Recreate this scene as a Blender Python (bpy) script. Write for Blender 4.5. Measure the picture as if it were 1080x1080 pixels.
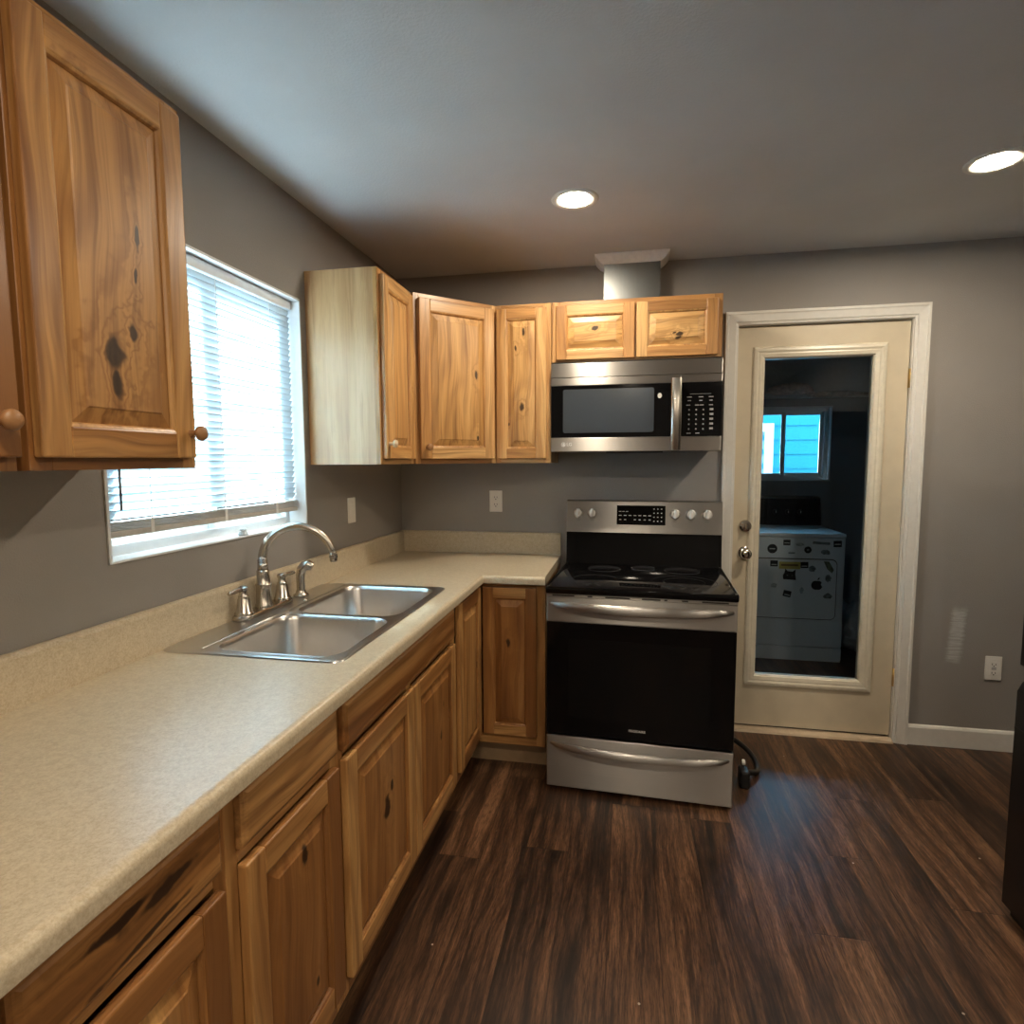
import bpy, bmesh, math, random
from mathutils import Vector, Matrix

for o in list(bpy.data.objects): bpy.data.objects.remove(o)
SC = bpy.context.scene
COL = SC.collection
PI = math.pi
rnd = random.Random(7)

# ---------------------------------------------------------------- camera
CAM_POS = Vector((1.2547, -3.1249, 1.4177))
YAW, PITCH, ROLL, FPX = -0.1938, -0.0885, -0.0046, 613.5
cd = bpy.data.cameras.new('camera'); cam = bpy.data.objects.new('camera', cd); COL.objects.link(cam)
cd.sensor_width = 36; cd.sensor_height = 36; cd.lens = FPX / 1080 * 36; cd.clip_start = .02; cd.clip_end = 100
_f = Vector((math.sin(YAW) * math.cos(PITCH), math.cos(YAW) * math.cos(PITCH), math.sin(PITCH)))
_r = Vector((math.cos(YAW), -math.sin(YAW), 0)); _u = _r.cross(_f)
_r2 = math.cos(ROLL) * _r + math.sin(ROLL) * _u; _u2 = -math.sin(ROLL) * _r + math.cos(ROLL) * _u
M = Matrix((_r2, _u2, -_f)).transposed().to_4x4(); M.translation = CAM_POS
cam.matrix_world = M
SC.camera = cam

# ---------------------------------------------------------------- world, sun, daylight, exposure
vs = SC.view_settings
SC.display_settings.display_device = 'sRGB'
vs.view_transform = 'Standard'; vs.look = 'None'; vs.gamma = 1; vs.use_curve_mapping = False
vs.exposure = 0.70
LAMP_STRENGTH = 225.0
LAMP_COLOR = (1.0, .85, .66)
SKY_COLOR = (.32, .68, 1.0)
SKY_STRENGTH = 8.0
SUN_STRENGTH = 54.0
w = bpy.data.worlds.new('sky'); SC.world = w; w.use_nodes = True
w.node_tree.nodes['Background'].inputs[0].default_value = (*SKY_COLOR, 1)
w.node_tree.nodes['Background'].inputs[1].default_value = SKY_STRENGTH

def light(name, kind, loc, target, **kw):
    d = bpy.data.lights.new(name, kind); o = bpy.data.objects.new(name, d); COL.objects.link(o)
    o.location = loc
    o.rotation_euler = (Vector(target) - Vector(loc)).to_track_quat('-Z', 'Y').to_euler()
    for k, v in kw.items(): setattr(d, k, v)
    return o
light('sun', 'SUN', (-6, -.4, 4.6), (0, -1.2, 1.6), energy=SUN_STRENGTH, color=(.80, .92, 1.0), angle=math.radians(3))

# ---------------------------------------------------------------- object helpers
def tag(o, label=None, cat=None, group=None, kind=None):
    if label: o['label'] = label
    if cat: o['category'] = cat
    if group: o['group'] = group
    if kind: o['kind'] = kind
    return o

def thing(name, label, cat, loc=(0, 0, 0), rz=0, group=None):
    o = bpy.data.objects.new(name, None); COL.objects.link(o)
    o.empty_display_size = .05
    o.location = loc; o.rotation_euler = (0, 0, rz)
    return tag(o, label, cat, group)

class MB:
    """collects shapes into ONE mesh; every board gets its own grain coordinates (gc) and tone"""
    def __init__(s):
        s.bm = bmesh.new()
        s.gc = s.bm.verts.layers.float_vector.new('gc')
        s.tn = s.bm.verts.layers.float.new('tone')
    def _fin(s, verts, grain, origin=None, tone=None, seedoff=True):
        off = Vector((rnd.uniform(-40, 40), rnd.uniform(-40, 40), rnd.uniform(-40, 40))) if origin is None else Vector((0, 0, 0))
        t = rnd.random() if tone is None else tone
        o = Vector(origin) if origin is not None else Vector((0, 0, 0))
        for v in verts:
            p = v.co - o
            q = {'z': Vector((p.x, p.y, p.z)), 'x': Vector((p.z, p.y, p.x)), 'y': Vector((p.x, p.z, p.y))}[grain]
            v[s.gc] = q + off; v[s.tn] = t
    def box(s, lo, hi, bev=0, grain='z', seg=2, tone=None, origin=None, mat=None):
        lo = Vector(lo); hi = Vector(hi)
        r = bmesh.ops.create_cube(s.bm, size=1)
        vs_ = r['verts']
        for v in vs_:
            v.co = Vector([(lo[i] + hi[i]) / 2 + v.co[i] * (hi[i] - lo[i]) for i in range(3)])
        if bev > 0:
            es = list({e for v in vs_ for e in v.link_edges})
            b = bmesh.ops.bevel(s.bm, geom=es, offset=bev, segments=seg, affect='EDGES', profile=.5)
            vs_ = list({v for f in b['faces'] for v in f.verts} | {v for v in vs_ if v.is_valid})
        s._fin(vs_, grain, origin, tone)
        if mat is not None:
            for v in vs_: v.co = mat @ v.co
        return vs_
    def rings(s, loops, close=True, cap0=True, cap1=True, grain='z', smooth=False, tone=None, origin=None):
        R = [[s.bm.verts.new(p) for p in L] for L in loops]
        n = len(R[0])
        for a, b in zip(R, R[1:]):
            for i in range(n if close else n - 1):
                j = (i + 1) % n
                f = s.bm.faces.new((a[i], a[j], b[j], b[i])); f.smooth = smooth
        if cap0: s.bm.faces.new(R[0][::-1])
        if cap1: s.bm.faces.new(R[-1])
        s._fin([v for L in R for v in L], grain, origin, tone)
        return R
    def prism(s, pts, axis, a, b, grain='z', **k):
        """extrude 2D polygon along axis; pts are the two other coordinates in xyz order"""
        def mk(t):
            if axis == 'x': return [(t, p, q) for p, q in pts]
            if axis == 'y': return [(p, t, q) for p, q in pts]
            return [(p, q, t) for p, q in pts]
        return s.rings([mk(a), mk(b)], grain=grain, **k)
    def lathe(s, prof, c, axis='z', seg=32, cap=True, smooth=True):
        """prof: list of (radius, height) along axis from point c"""
        c = Vector(c); L = []
        for r, h in prof:
            ring = []
            for i in range(seg):
                a = 2 * PI * i / seg; x, y = r * math.cos(a), r * math.sin(a)
                if axis == 'z': ring.append(c + Vector((x, y, h)))
                elif axis == 'x': ring.append(c + Vector((h, x, y)))
                elif axis == '-y': ring.append(c + Vector((x, -h, y)))
                else: ring.append(c + Vector((y, h, x)))
            L.append(ring)
        return s.rings(L, cap0=cap, cap1=cap, smooth=smooth)
    def tube(s, path, rad, seg=14, flat=1.0, upv=(0, 0, 1)):
        path = [Vector(p) for p in path]; n = len(path)
        rad = rad if isinstance(rad, (list, tuple)) else [rad] * n
        L = []; prev = None
        for i, p in enumerate(path):
            t = (path[min(i + 1, n - 1)] - path[max(i - 1, 0)]).normalized()
            if prev is None:
                u = Vector(upv); u = (u - t * u.dot(t))
                if u.length < 1e-4: u = Vector((1, 0, 0)) - t * t.x
                u.normalize()
            else:
                u = (prev - t * prev.dot(t)).normalized()
            prev = u; v = t.cross(u)
            L.append([p + (u * math.cos(2 * PI * k / seg) + v * math.sin(2 * PI * k / seg) * flat) * rad[i] for k in range(seg)])
        return s.rings(L, smooth=True)
    def build(s, name, mat, parent=None, smooth_angle=None, label=None):
        bmesh.ops.recalc_face_normals(s.bm, faces=s.bm.faces)
        me = bpy.data.meshes.new(name); s.bm.to_mesh(me); s.bm.free()
        if smooth_angle is not None:
            me.polygons.foreach_set('use_smooth', [True] * len(me.polygons))
            me.set_sharp_from_angle(angle=math.radians(smooth_angle))
        o = bpy.data.objects.new(name, me); COL.objects.link(o)
        me.materials.append(mat)
        if parent is not None: o.parent = parent
        if label: o['label'] = label
        return o

def struct(name, mb, mat, smooth_angle=None):
    o = mb.build(name, mat, None, smooth_angle); o['kind'] = 'structure'; return o

def text_mesh(name, body, size, mat, parent, loc, rot, extrude=.0004, align='CENTER', bold=0):
    c = bpy.data.curves.new(name, 'FONT'); c.body = body; c.size = size; c.extrude = extrude
    c.align_x = align; c.align_y = 'CENTER'; c.offset = bold
    t = bpy.data.objects.new(name + '_curve', c)
    me = bpy.data.meshes.new_from_object(t); bpy.data.objects.remove(t); bpy.data.curves.remove(c)
    o = bpy.data.objects.new(name, me); COL.objects.link(o)
    me.materials.clear(); me.materials.append(mat)
    o.parent = parent; o.location = loc; o.rotation_euler = rot
    return o

# ---------------------------------------------------------------- material helpers
class NT:
    def __init__(s, name):
        s.m = bpy.data.materials.new(name); s.m.use_nodes = True
        s.t = s.m.node_tree; s.n = s.t.nodes; s.l = s.t.links
        s.b = s.n['Principled BSDF']
    def node(s, typ, **kw):
        n = s.n.new(typ)
        for k, v in kw.items(): setattr(n, k, v)
        return n
    def put(s, sock, v):
        if hasattr(v, 'is_linked'): s.l.new(v, sock)
        elif isinstance(v, (tuple, list)) and sock.type == 'RGBA' and len(v) == 3: sock.default_value = (*v, 1)
        else: sock.default_value = v
    def math(s, op, a, b=None, c=None, clamp=False):
        n = s.node('ShaderNodeMath', operation=op, use_clamp=clamp)
        for i, v in enumerate((a, b, c)):
            if v is not None: s.put(n.inputs[i], v)
        return n.outputs[0]
    def vmath(s, op, a, b=None):
        n = s.node('ShaderNodeVectorMath', operation=op)
        s.put(n.inputs[0], a)
        if b is not None: s.put(n.inputs[1], b)
        return n.outputs['Value'] if op in ('LENGTH', 'DOT_PRODUCT', 'DISTANCE') else n.outputs[0]
    def noise(s, vec, scale=5, detail=4, rough=.55, dist=0):
        n = s.node('ShaderNodeTexNoise'); s.put(n.inputs['Vector'], vec)
        n.inputs['Scale'].default_value = scale; n.inputs['Detail'].default_value = detail
        n.inputs['Roughness'].default_value = rough; n.inputs['Distortion'].default_value = dist
        return n.outputs[0]
    def voro(s, vec, scale=5, rand=1):
        n = s.node('ShaderNodeTexVoronoi'); s.put(n.inputs['Vector'], vec)
        n.inputs['Scale'].default_value = scale; n.inputs['Randomness'].default_value = rand
        return n
    def ramp(s, fac, stops, interp='LINEAR'):
        n = s.node('ShaderNodeValToRGB'); s.put(n.inputs[0], fac); r = n.color_ramp; r.interpolation = interp
        while len(r.elements) < len(stops): r.elements.new(.5)
        for e, (p, c) in zip(r.elements, stops):
            e.position = p; e.color = (*c, 1) if isinstance(c, (tuple, list)) else (c, c, c, 1)
        return n.outputs[0]
    def mix(s, fac, a, b, blend='MIX'):
        n = s.node('ShaderNodeMix', data_type='RGBA', blend_type=blend)
        s.put(n.inputs[0], fac); s.put(n.inputs[6], a); s.put(n.inputs[7], b)
        return n.outputs[2]
    def mapr(s, v, a, b, c, d, smooth=False):
        n = s.node('ShaderNodeMapRange', interpolation_type='SMOOTHSTEP' if smooth else 'LINEAR')
        for i, x in enumerate((v, a, b, c, d)): s.put(n.inputs[i], x)
        return n.outputs[0]
    def coord(s, kind='Object'):
        return s.node('ShaderNodeTexCoord').outputs[kind]
    def attr(s, name):
        return s.node('ShaderNodeAttribute', attribute_name=name)
    def pos(s):
        return s.node('ShaderNodeNewGeometry').outputs['Position']
    def sep(s, v):
        n = s.node('ShaderNodeSeparateXYZ'); s.put(n.inputs[0], v); return n.outputs
    def comb(s, x, y, z):
        n = s.node('ShaderNodeCombineXYZ')
        for i, v in enumerate((x, y, z)): s.put(n.inputs[i], v)
        return n.outputs[0]
    def bump(s, h, strength=.2, dist=.002):
        n = s.node('ShaderNodeBump'); s.put(n.inputs['Height'], h)
        n.inputs['Strength'].default_value = strength; n.inputs['Distance'].default_value = dist
        s.l.new(n.outputs[0], s.b.inputs['Normal'])
    def set(s, **kw):
        for k, v in kw.items(): s.put(s.b.inputs[k.replace('_', ' ')], v)
        return s.m

def simple(name, col, rough=.5, metal=0, spec=.5, noise_amt=.06, scale=40, **kw):
    t = NT(name)
    n = t.noise(t.coord(), scale, 3)
    f = t.mapr(n, .3, .7, 1 - noise_amt, 1 + noise_amt)
    c = t.vmath('SCALE', (*col,)); nd = c.node; t.put(nd.inputs['Scale'], f)
    t.set(Base_Color=c, Roughness=rough, Metallic=metal, **{'Specular_IOR_Level': spec})
    for k, v in kw.items(): t.put(t.b.inputs[k.replace('_', ' ')], v)
    return t.m

def wood(name, knots=(), light=(.52, .275, .095), mid=(.36, .160, .046), dark=(.150, .055, .015), fig=1.0, streak=1.0, rknots=True, rough=.34):
    """knotty hickory; grain runs along the board's own gc.z"""
    t = NT(name)
    gc = t.attr('gc').outputs['Vector']; tone = t.attr('tone').outputs['Fac']
    x, y, z = t.sep(gc)
    warp = t.noise(t.comb(t.math('MULTIPLY', x, 4), t.math('MULTIPLY', y, 4), t.math('MULTIPLY', z, 1.1)), 1.6, 2)
    xw = t.math('ADD', x, t.math('MULTIPLY', t.math('SUBTRACT', warp, .5), .10))
    field = t.math('ADD', t.math('MULTIPLY', xw, 11), t.math('MULTIPLY', y, 11))
    field = t.math('ADD', field, t.math('MULTIPLY', t.noise(t.comb(t.math('MULTIPLY', x, 3.2), t.math('MULTIPLY', y, 3.2), t.math('MULTIPLY', z, .55)), 2, 2, .4), 4.5))
    dmask = None
    def addk(d, amp):
        nonlocal field, dmask
        e = t.math('EXPONENT', t.math('MULTIPLY', t.math('POWER', d, 1.4), -.55))
        field = t.math('ADD', field, t.math('MULTIPLY', e, amp))
        core = t.mapr(d, .50, 1.05, 1, 0, True)
        dmask = core if dmask is None else t.math('MAXIMUM', dmask, core)
    for kx, kz, r, *el in knots:
        dx = t.math('DIVIDE', t.math('SUBTRACT', xw, kx), r); dz = t.math('DIVIDE', t.math('SUBTRACT', z, kz), r * (el[0] if el else 2.1))
        n = t.noise(gc, 28, 2)
        d = t.math('SQRT', t.math('ADD', t.math('MULTIPLY', dx, dx), t.math('MULTIPLY', dz, dz)))
        d = t.math('MULTIPLY', d, t.mapr(n, .3, .7, .65, 1.35))
        addk(d, 2.2)
    if rknots:
        v = t.voro(t.comb(t.math('MULTIPLY', xw, 4.2), t.math('MULTIPLY', y, 2), t.math('MULTIPLY', z, 1.7)), 1)
        pick = t.sep(v.outputs['Color'])[0]
        big = t.mapr(pick, .60, 1.0, 0, 1)
        r = t.math('ADD', t.math('MULTIPLY', big, .032), .0001)
        d = t.math('DIVIDE', v.outputs['Distance'], t.math('ADD', t.math('MULTIPLY', r, 1.6), .012))
        hid = t.math('MULTIPLY', t.math('LESS_THAN', pick, .60), 50)
        d = t.math('ADD', t.math('MULTIPLY', d, t.mapr(t.noise(gc, 55, 2), .3, .7, .7, 1.3)), hid)
        addk(d, 1.6)
    sn = t.math('SINE', t.math('MULTIPLY', field, 6.2832 * fig))
    ring = t.math('POWER', t.mapr(sn, -1, 1, 0, 1), 2.2)
    fib = t.noise(t.comb(t.math('MULTIPLY', xw, 170), t.math('MULTIPLY', y, 170), t.math('MULTIPLY', z, 5)), 1, 4, .65)
    band = t.noise(t.comb(t.math('MULTIPLY', xw, 10), t.math('MULTIPLY', y, 10), t.math('MULTIPLY', z, .42)), 1, 3, .55)
    fine = t.noise(t.comb(t.math('MULTIPLY', xw, 45), t.math('MULTIPLY', y, 45), t.math('MULTIPLY', z, 1.3)), 1, 3, .6)
    base = t.ramp(t.math('ADD', band, t.math('MULTIPLY', t.math('SUBTRACT', tone, .5), .30 * streak)),
                  [(.34, light), (.47, tuple((a + b) / 2 for a, b in zip(light, mid))), (.56, mid), (.56 + .13 / max(streak, .3), tuple(d * .62 + m * .38 for d, m in zip(dark, mid)))])
    c = t.mix(t.math('MULTIPLY', ring, .55), base, tuple(m * .55 + d * .45 for m, d in zip(mid, dark)))
    c = t.mix(t.mapr(fine, .50, .70, 0, .60), c, dark)
    c = t.mix(t.mapr(fib, .45, .75, 0, .36), c, dark)
    if dmask is not None:
        halo = t.math('MULTIPLY', dmask, .92)
        c = t.mix(halo, c, (.016, .007, .004))
    t.set(Base_Color=c, Roughness=t.mapr(fib, .3, .7, rough - .04, rough + .08), Coat_Weight=.25, Coat_Roughness=.22)
    t.bump(fib, .10, .0006)
    return t.m

def brushed(name, col=(.62, .60, .57), rough=.27, axis='x', amt=.10, aniso=.65):
    t = NT(name)
    p = t.coord(); s = (3, 700, 700) if axis == 'x' else (700, 700, 3)
    n = t.noise(t.vmath('MULTIPLY', p, s), 1, 2, .6)
    t.set(Base_Color=t.ramp(n, [(.3, tuple(c * (1 - amt * .5) for c in col)), (.7, tuple(min(1, c * (1 + amt * .5)) for c in col))]),
          Metallic=1.0, Roughness=rough)
    if aniso:
        t.b.inputs['Anisotropic'].default_value = aniso      # brushed along x: highlights smear upright
        t.l.new(t.comb(0, 0, 1), t.b.inputs['Tangent'])
    return t.m

def emitter(name, col, st):
    t = NT(name); t.set(Base_Color=(0.8, .8, .8), Emission_Color=col, Emission_Strength=st); return t.m

def glass(name, tint=(1, 1, 1), refl=1.0, rough=0.0):
    t = NT(name); t.n.remove(t.b)
    tr = t.node('ShaderNodeBsdfTransparent'); tr.inputs[0].default_value = (*tint, 1)
    gl = t.node('ShaderNodeBsdfGlossy'); gl.inputs['Roughness'].default_value = rough
    fr = t.node('ShaderNodeFresnel'); fr.inputs[0].default_value = 1.5
    mx = t.node('ShaderNodeMixShader')
    t.put(mx.inputs[0], t.math('MULTIPLY', fr.outputs[0], refl, clamp=True))
    t.l.new(tr.outputs[0], mx.inputs[1]); t.l.new(gl.outputs[0], mx.inputs[2])
    t.l.new(mx.outputs[0], t.n['Material Output'].inputs[0])
    return t.m

def wall_paint(name, col, patch=False, bumpy=.22, sc=230):
    t = NT(name); p = t.pos()
    n1 = t.noise(p, 3, 3)
    c = t.vmath('SCALE', (*col,)); t.put(c.node.inputs['Scale'], t.mapr(n1, .3, .7, .96, 1.04))
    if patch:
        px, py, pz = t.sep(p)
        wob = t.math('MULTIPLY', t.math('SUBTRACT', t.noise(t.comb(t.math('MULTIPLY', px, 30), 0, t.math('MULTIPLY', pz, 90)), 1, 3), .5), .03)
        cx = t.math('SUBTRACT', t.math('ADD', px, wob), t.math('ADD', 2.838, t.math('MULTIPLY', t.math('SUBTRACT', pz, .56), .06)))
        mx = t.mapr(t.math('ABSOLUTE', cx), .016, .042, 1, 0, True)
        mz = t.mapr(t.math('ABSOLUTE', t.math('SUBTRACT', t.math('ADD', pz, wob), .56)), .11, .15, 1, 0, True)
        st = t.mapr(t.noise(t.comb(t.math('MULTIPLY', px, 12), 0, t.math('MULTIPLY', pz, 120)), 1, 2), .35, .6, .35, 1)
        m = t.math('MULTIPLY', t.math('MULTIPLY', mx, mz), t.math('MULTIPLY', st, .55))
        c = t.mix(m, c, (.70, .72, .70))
    t.set(Base_Color=c, Roughness=.55)
    h = t.noise(p, sc, 2, .5)
    t.bump(t.mapr(h, .4, .62, 0, 1, True), bumpy, .002)
    return t.m

# ---------------------------------------------------------------- materials
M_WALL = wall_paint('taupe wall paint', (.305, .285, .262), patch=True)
M_CEIL = wall_paint('ceiling paint', (.60, .595, .585), bumpy=.18, sc=120)
M_LAUN = wall_paint('laundry grey paint', (.30, .325, .35))
M_WHITE = simple('white trim paint', (.74, .72, .66), .42, noise_amt=.03)
M_CREAM = simple('cream door paint', (.66, .575, .42), .38, noise_amt=.04, scale=12)
M_VINYL = simple('white vinyl', (.80, .82, .82), .35, noise_amt=.02)
M_PLASTIC = simple('white plastic', (.80, .77, .70), .35, noise_amt=.02)
M_DARKSLOT = simple('dark slot', (.03, .028, .025), .6)
M_BLACKGL = simple('black glass', (.004, .004, .0045), .07, noise_amt=.0, spec=.28)
M_BLACKGL2 = simple('microwave window', (.055, .066, .078), .16, noise_amt=.05, scale=300)
M_BLACKPL = simple('black plastic', (.012, .012, .012), .33)
M_BLACKEN = simple('black enamel', (.010, .010, .011), .16)
M_FRIDGE = simple('black fridge shell', (.008, .008, .009), .28, noise_amt=.2, scale=200)
M_STEEL = brushed('brushed stainless', (.47, .45, .42), .40, aniso=.965, amt=.06)
M_STEELV = simple('satin sink steel', (.60, .585, .56), .30, metal=1, noise_amt=.02)
M_NICKEL = brushed('brushed nickel', (.55, .51, .45), .24, axis='z', amt=.05, aniso=0)
M_CHROME = simple('polished metal', (.62, .58, .52), .12, metal=1, noise_amt=.02)
M_BRASS = simple('brass', (.60, .40, .14), .3, metal=1)
M_GALV = brushed('galvanised duct', (.20, .212, .212), .32, axis='z', aniso=0)
M_LEGEND = simple('pale printed legend', (.85, .85, .83), .5, noise_amt=.0)
M_LEGEND_DIM = simple('grey printed legend', (.30, .30, .30), .5, noise_amt=.0)
M_RING = simple('burner ring print', (.10, .10, .105), .2, noise_amt=.0)
M_LAMP = emitter('lamp diffuser', LAMP_COLOR, LAMP_STRENGTH)
M_GLASS = glass('window glass', (.93, .97, .98))
M_GLASSDOOR = glass('door glass', (.90, .94, .96), 1.0)
M_WOOD = wood('hickory', streak=1.35, light=(.60, .33, .115), mid=(.40, .180, .052), dark=(.140, .050, .014))
M_WOODPALE = wood('pale hickory veneer', light=(.68, .435, .225), mid=(.60, .36, .165), dark=(.42, .22, .09), streak=.3, rknots=False, fig=.7)
M_WOODDRAW = wood('streaked hickory', streak=1.9, mid=(.33, .14, .04), dark=(.10, .036, .010))
M_WOODTOE = simple('raw toe kick board', (.30, .20, .11), .6, noise_amt=.2, scale=8)
M_KNOBPALE = simple('pale turned wood', (.72, .56, .36), .4)
M_KNOB = simple('brown turned wood', (.34, .17, .07), .38, noise_amt=.2)

def mat_floor():
    t = NT('dark walnut planks')
    p = t.pos(); x, y, z = t.sep(p)
    PW, PL = .152, 1.22
    row = t.math('FLOOR', t.math('DIVIDE', x, PW))
    wn = t.node('ShaderNodeTexWhiteNoise', noise_dimensions='1D'); t.put(wn.inputs['W'], row)
    yo = t.math('ADD', t.math('DIVIDE', y, PL), wn.outputs[0])
    colm = t.math('FLOOR', yo)
    wn2 = t.node('ShaderNodeTexWhiteNoise', noise_dimensions='2D'); t.put(wn2.inputs['Vector'], t.comb(row, colm, 0))
    pid = wn2.outputs[0]
    off = t.math('MULTIPLY', pid, 37)
    xx = t.math('ADD', x, off)
    warp = t.noise(t.comb(t.math('MULTIPLY', xx, 5), t.math('MULTIPLY', y, 1.2), off), 1.3, 2)
    xw = t.math('ADD', xx, t.math('MULTIPLY', t.math('SUBTRACT', warp, .5), .07))
    g1 = t.noise(t.comb(t.math('MULTIPLY', xw, 26), t.math('MULTIPLY', y, 1.5), off), 1, 4, .62)
    g2 = t.noise(t.comb(t.math('MULTIPLY', xw, 120), t.math('MULTIPLY', y, 8), off), 1, 4, .7)
    g3 = t.noise(t.comb(t.math('MULTIPLY', xx, 340), t.math('MULTIPLY', y, 34), off), 1, 2, .6)
    f = t.math('ADD', t.math('MULTIPLY', g1, .60), t.math('MULTIPLY', g2, .40))
    f = t.math('ADD', f, t.math('MULTIPLY', t.math('SUBTRACT', pid, .5), .09))
    c = t.ramp(f, [(.37, (.012, .0066, .0042)), (.46, (.042, .0195, .0105)), (.54, (.098, .046, .0225)), (.66, (.22, .110, .054))])
    c = t.mix(t.mapr(g3, .48, .7, 0, .6), c, (.012, .008, .006))
    fx = t.math('SUBTRACT', t.math('DIVIDE', x, PW), row)
    ex = t.math('MINIMUM', fx, t.math('SUBTRACT', 1, fx))
    fy = t.math('SUBTRACT', yo, colm); ey = t.math('MULTIPLY', t.math('MINIMUM', fy, t.math('SUBTRACT', 1, fy)), PL / PW)
    e = t.math('MINIMUM', ex, ey)
    gap = t.mapr(e, .004, .016, 1, 0)
    c = t.mix(t.math('MULTIPLY', gap, .45), c, (.006, .004, .003))
    v = t.voro(t.comb(x, y, 0), 9)
    sp = t.math('MULTIPLY', t.math('LESS_THAN', v.outputs['Distance'], .034), t.math('GREATER_THAN', t.sep(v.outputs['Color'])[1], .45))
    c = t.mix(t.math('MULTIPLY', sp, .8), c, (.42, .36, .29))
    t.set(Base_Color=c, Roughness=t.mapr(g2, .3, .7, .30, .44), Specular_IOR_Level=.45)
    t.bump(t.math('SUBTRACT', t.math('MULTIPLY', g2, .5), gap), .16, .0015)
    return t.m
M_FLOOR = mat_floor()

def mat_counter():
    t = NT('beige speckled laminate')
    p = t.pos()
    a = t.noise(p, 210, 3, .6); b = t.noise(p, 70, 4, .6); c0 = t.noise(p, 520, 2, .5)
    c = t.ramp(t.math('ADD', t.math('MULTIPLY', a, .6), t.math('MULTIPLY', b, .4)),
               [(.38, (.47, .385, .255)), (.50, (.55, .465, .325)), (.62, (.62, .54, .39))])
    c = t.mix(t.mapr(c0, .58, .68, 0, .4), c, (.40, .32, .21))
    c = t.mix(t.mapr(c0, .40, .30, 0, .3), c, (.70, .64, .50))
    t.set(Base_Color=c, Roughness=t.mapr(a, .35, .65, .30, .40), Specular_IOR_Level=.5)
    t.bump(a, .10, .0006)
    return t.m
M_COUNTER = mat_counter()

def mat_slat():
    t = NT('white blind slat')
    t.set(Base_Color=(.82, .84, .84), Roughness=.45)
    tl = t.node('ShaderNodeBsdfTranslucent'); tl.inputs[0].default_value = (.72, .84, .90, 1)
    mx = t.node('ShaderNodeMixShader'); mx.inputs[0].default_value = .42
    t.l.new(t.b.outputs[0], mx.inputs[1]); t.l.new(tl.outputs[0], mx.inputs[2])
    t.l.new(mx.outputs[0], t.n['Material Output'].inputs[0])
    return t.m
M_SLAT = mat_slat()
M_SIDING = simple('teal lap siding paint', (.006, .20, .245), .6, noise_amt=.04, scale=3)
M_GRASS = simple('bare ground outside', (.22, .20, .16), .9, noise_amt=.3, scale=6)

# ---------------------------------------------------------------- room shell
H = 2.416; XR = 3.2; YF = -6.2; WT = .12           # ceiling height, right wall, far (front) wall behind camera, wall thickness
YL = 1.95                                           # laundry back wall
LX0, LX1 = 1.45, 3.75
DX0, DX1, DZ = 1.798, 2.574, 2.072                  # door slab
WY0, WY1, WZ0, WZ1 = -1.92, -1.006, 1.165, 2.043    # kitchen window opening
LWX0, LWX1, LWZ0, LWZ1 = 2.16, 2.856, 1.242, 1.838  # laundry window opening

def holed(axis, a, b, u0, u1, v0, v1, holes):
    """wall slab with rectangular holes; axis = thickness axis, u = horizontal"""
    mb = MB()
    us = sorted({u0, u1, *[h[0] for h in holes], *[h[1] for h in holes]})
    vs_ = sorted({v0, v1, *[h[2] for h in holes], *[h[3] for h in holes]})
    solid = lambda i, j: 0 <= i < len(us) - 1 and 0 <= j < len(vs_) - 1 and not any(
        h[0] <= us[i] and us[i + 1] <= h[1] and h[2] <= vs_[j] and vs_[j + 1] <= h[3] for h in holes)
    P = lambda t, u, v: (t, u, v) if axis == 'x' else (u, t, v)
    cache = {}
    def V(*k):
        if k not in cache: cache[k] = mb.bm.verts.new(P(*k))
        return cache[k]
    for i in range(len(us) - 1):
        for j in range(len(vs_) - 1):
            if not solid(i, j): continue
            q = [(us[i], vs_[j]), (us[i + 1], vs_[j]), (us[i + 1], vs_[j + 1]), (us[i], vs_[j + 1])]
            for t in (a, b): mb.bm.faces.new([V(t, *c) for c in q])
            for (di, dj), (c0, c1) in {(0, -1): (0, 1), (1, 0): (1, 2), (0, 1): (2, 3), (-1, 0): (3, 0)}.items():
                if not solid(i + di, j + dj):
                    mb.bm.faces.new([V(a, *q[c0]), V(a, *q[c1]), V(b, *q[c1]), V(b, *q[c0])])
    return mb

m = MB(); m.box((-WT, YF - WT, -.06), (LX1 + WT, YL + WT, 0)); struct('floor', m, M_FLOOR)
m = MB(); m.box((-WT, YF - WT, H), (LX1 + WT, YL + WT, H + .1)); struct('ceiling', m, M_CEIL)
struct('wall_left', holed('x', -WT, 0, YF, WT, 0, H, [(WY0, WY1, WZ0, WZ1)]), M_WALL)
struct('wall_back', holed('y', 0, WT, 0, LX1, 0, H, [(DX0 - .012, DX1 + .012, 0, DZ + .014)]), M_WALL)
m = MB(); m.box((XR, YF, 0), (XR + WT, 0, H)); struct('wall_right', m, M_WALL)
m = MB(); m.box((-WT, YF - WT, 0), (XR + WT, YF, H)); struct('wall_front', m, M_WALL)
struct('wall_laundry_back', holed('y', YL, YL + WT, LX0, LX1, 0, H, [(LWX0, LWX1, LWZ0, LWZ1)]), M_LAUN)
m = MB(); m.box((LX0 - WT, WT, 0), (LX0, YL + WT, H)); struct('wall_laundry_left', m, M_LAUN)
m = MB(); m.box((LX1, WT, 0), (LX1 + WT, YL + WT, H)); struct('wall_laundry_right', m, M_LAUN)
m = MB(); m.box((LX0, WT, 0), (DX0 - .03, WT + .008, H)); m.box((DX1 + .03, WT, 0), (LX1, WT + .008, H)); struct('wall_laundry_front', m, M_LAUN)
# soffit over the laundry window
m = MB(); m.box((LX0, YL - .10, 1.90), (LX1, YL, H)); struct('trim_4', m, simple('soffit board', (.60, .59, .58), .7))

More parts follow.
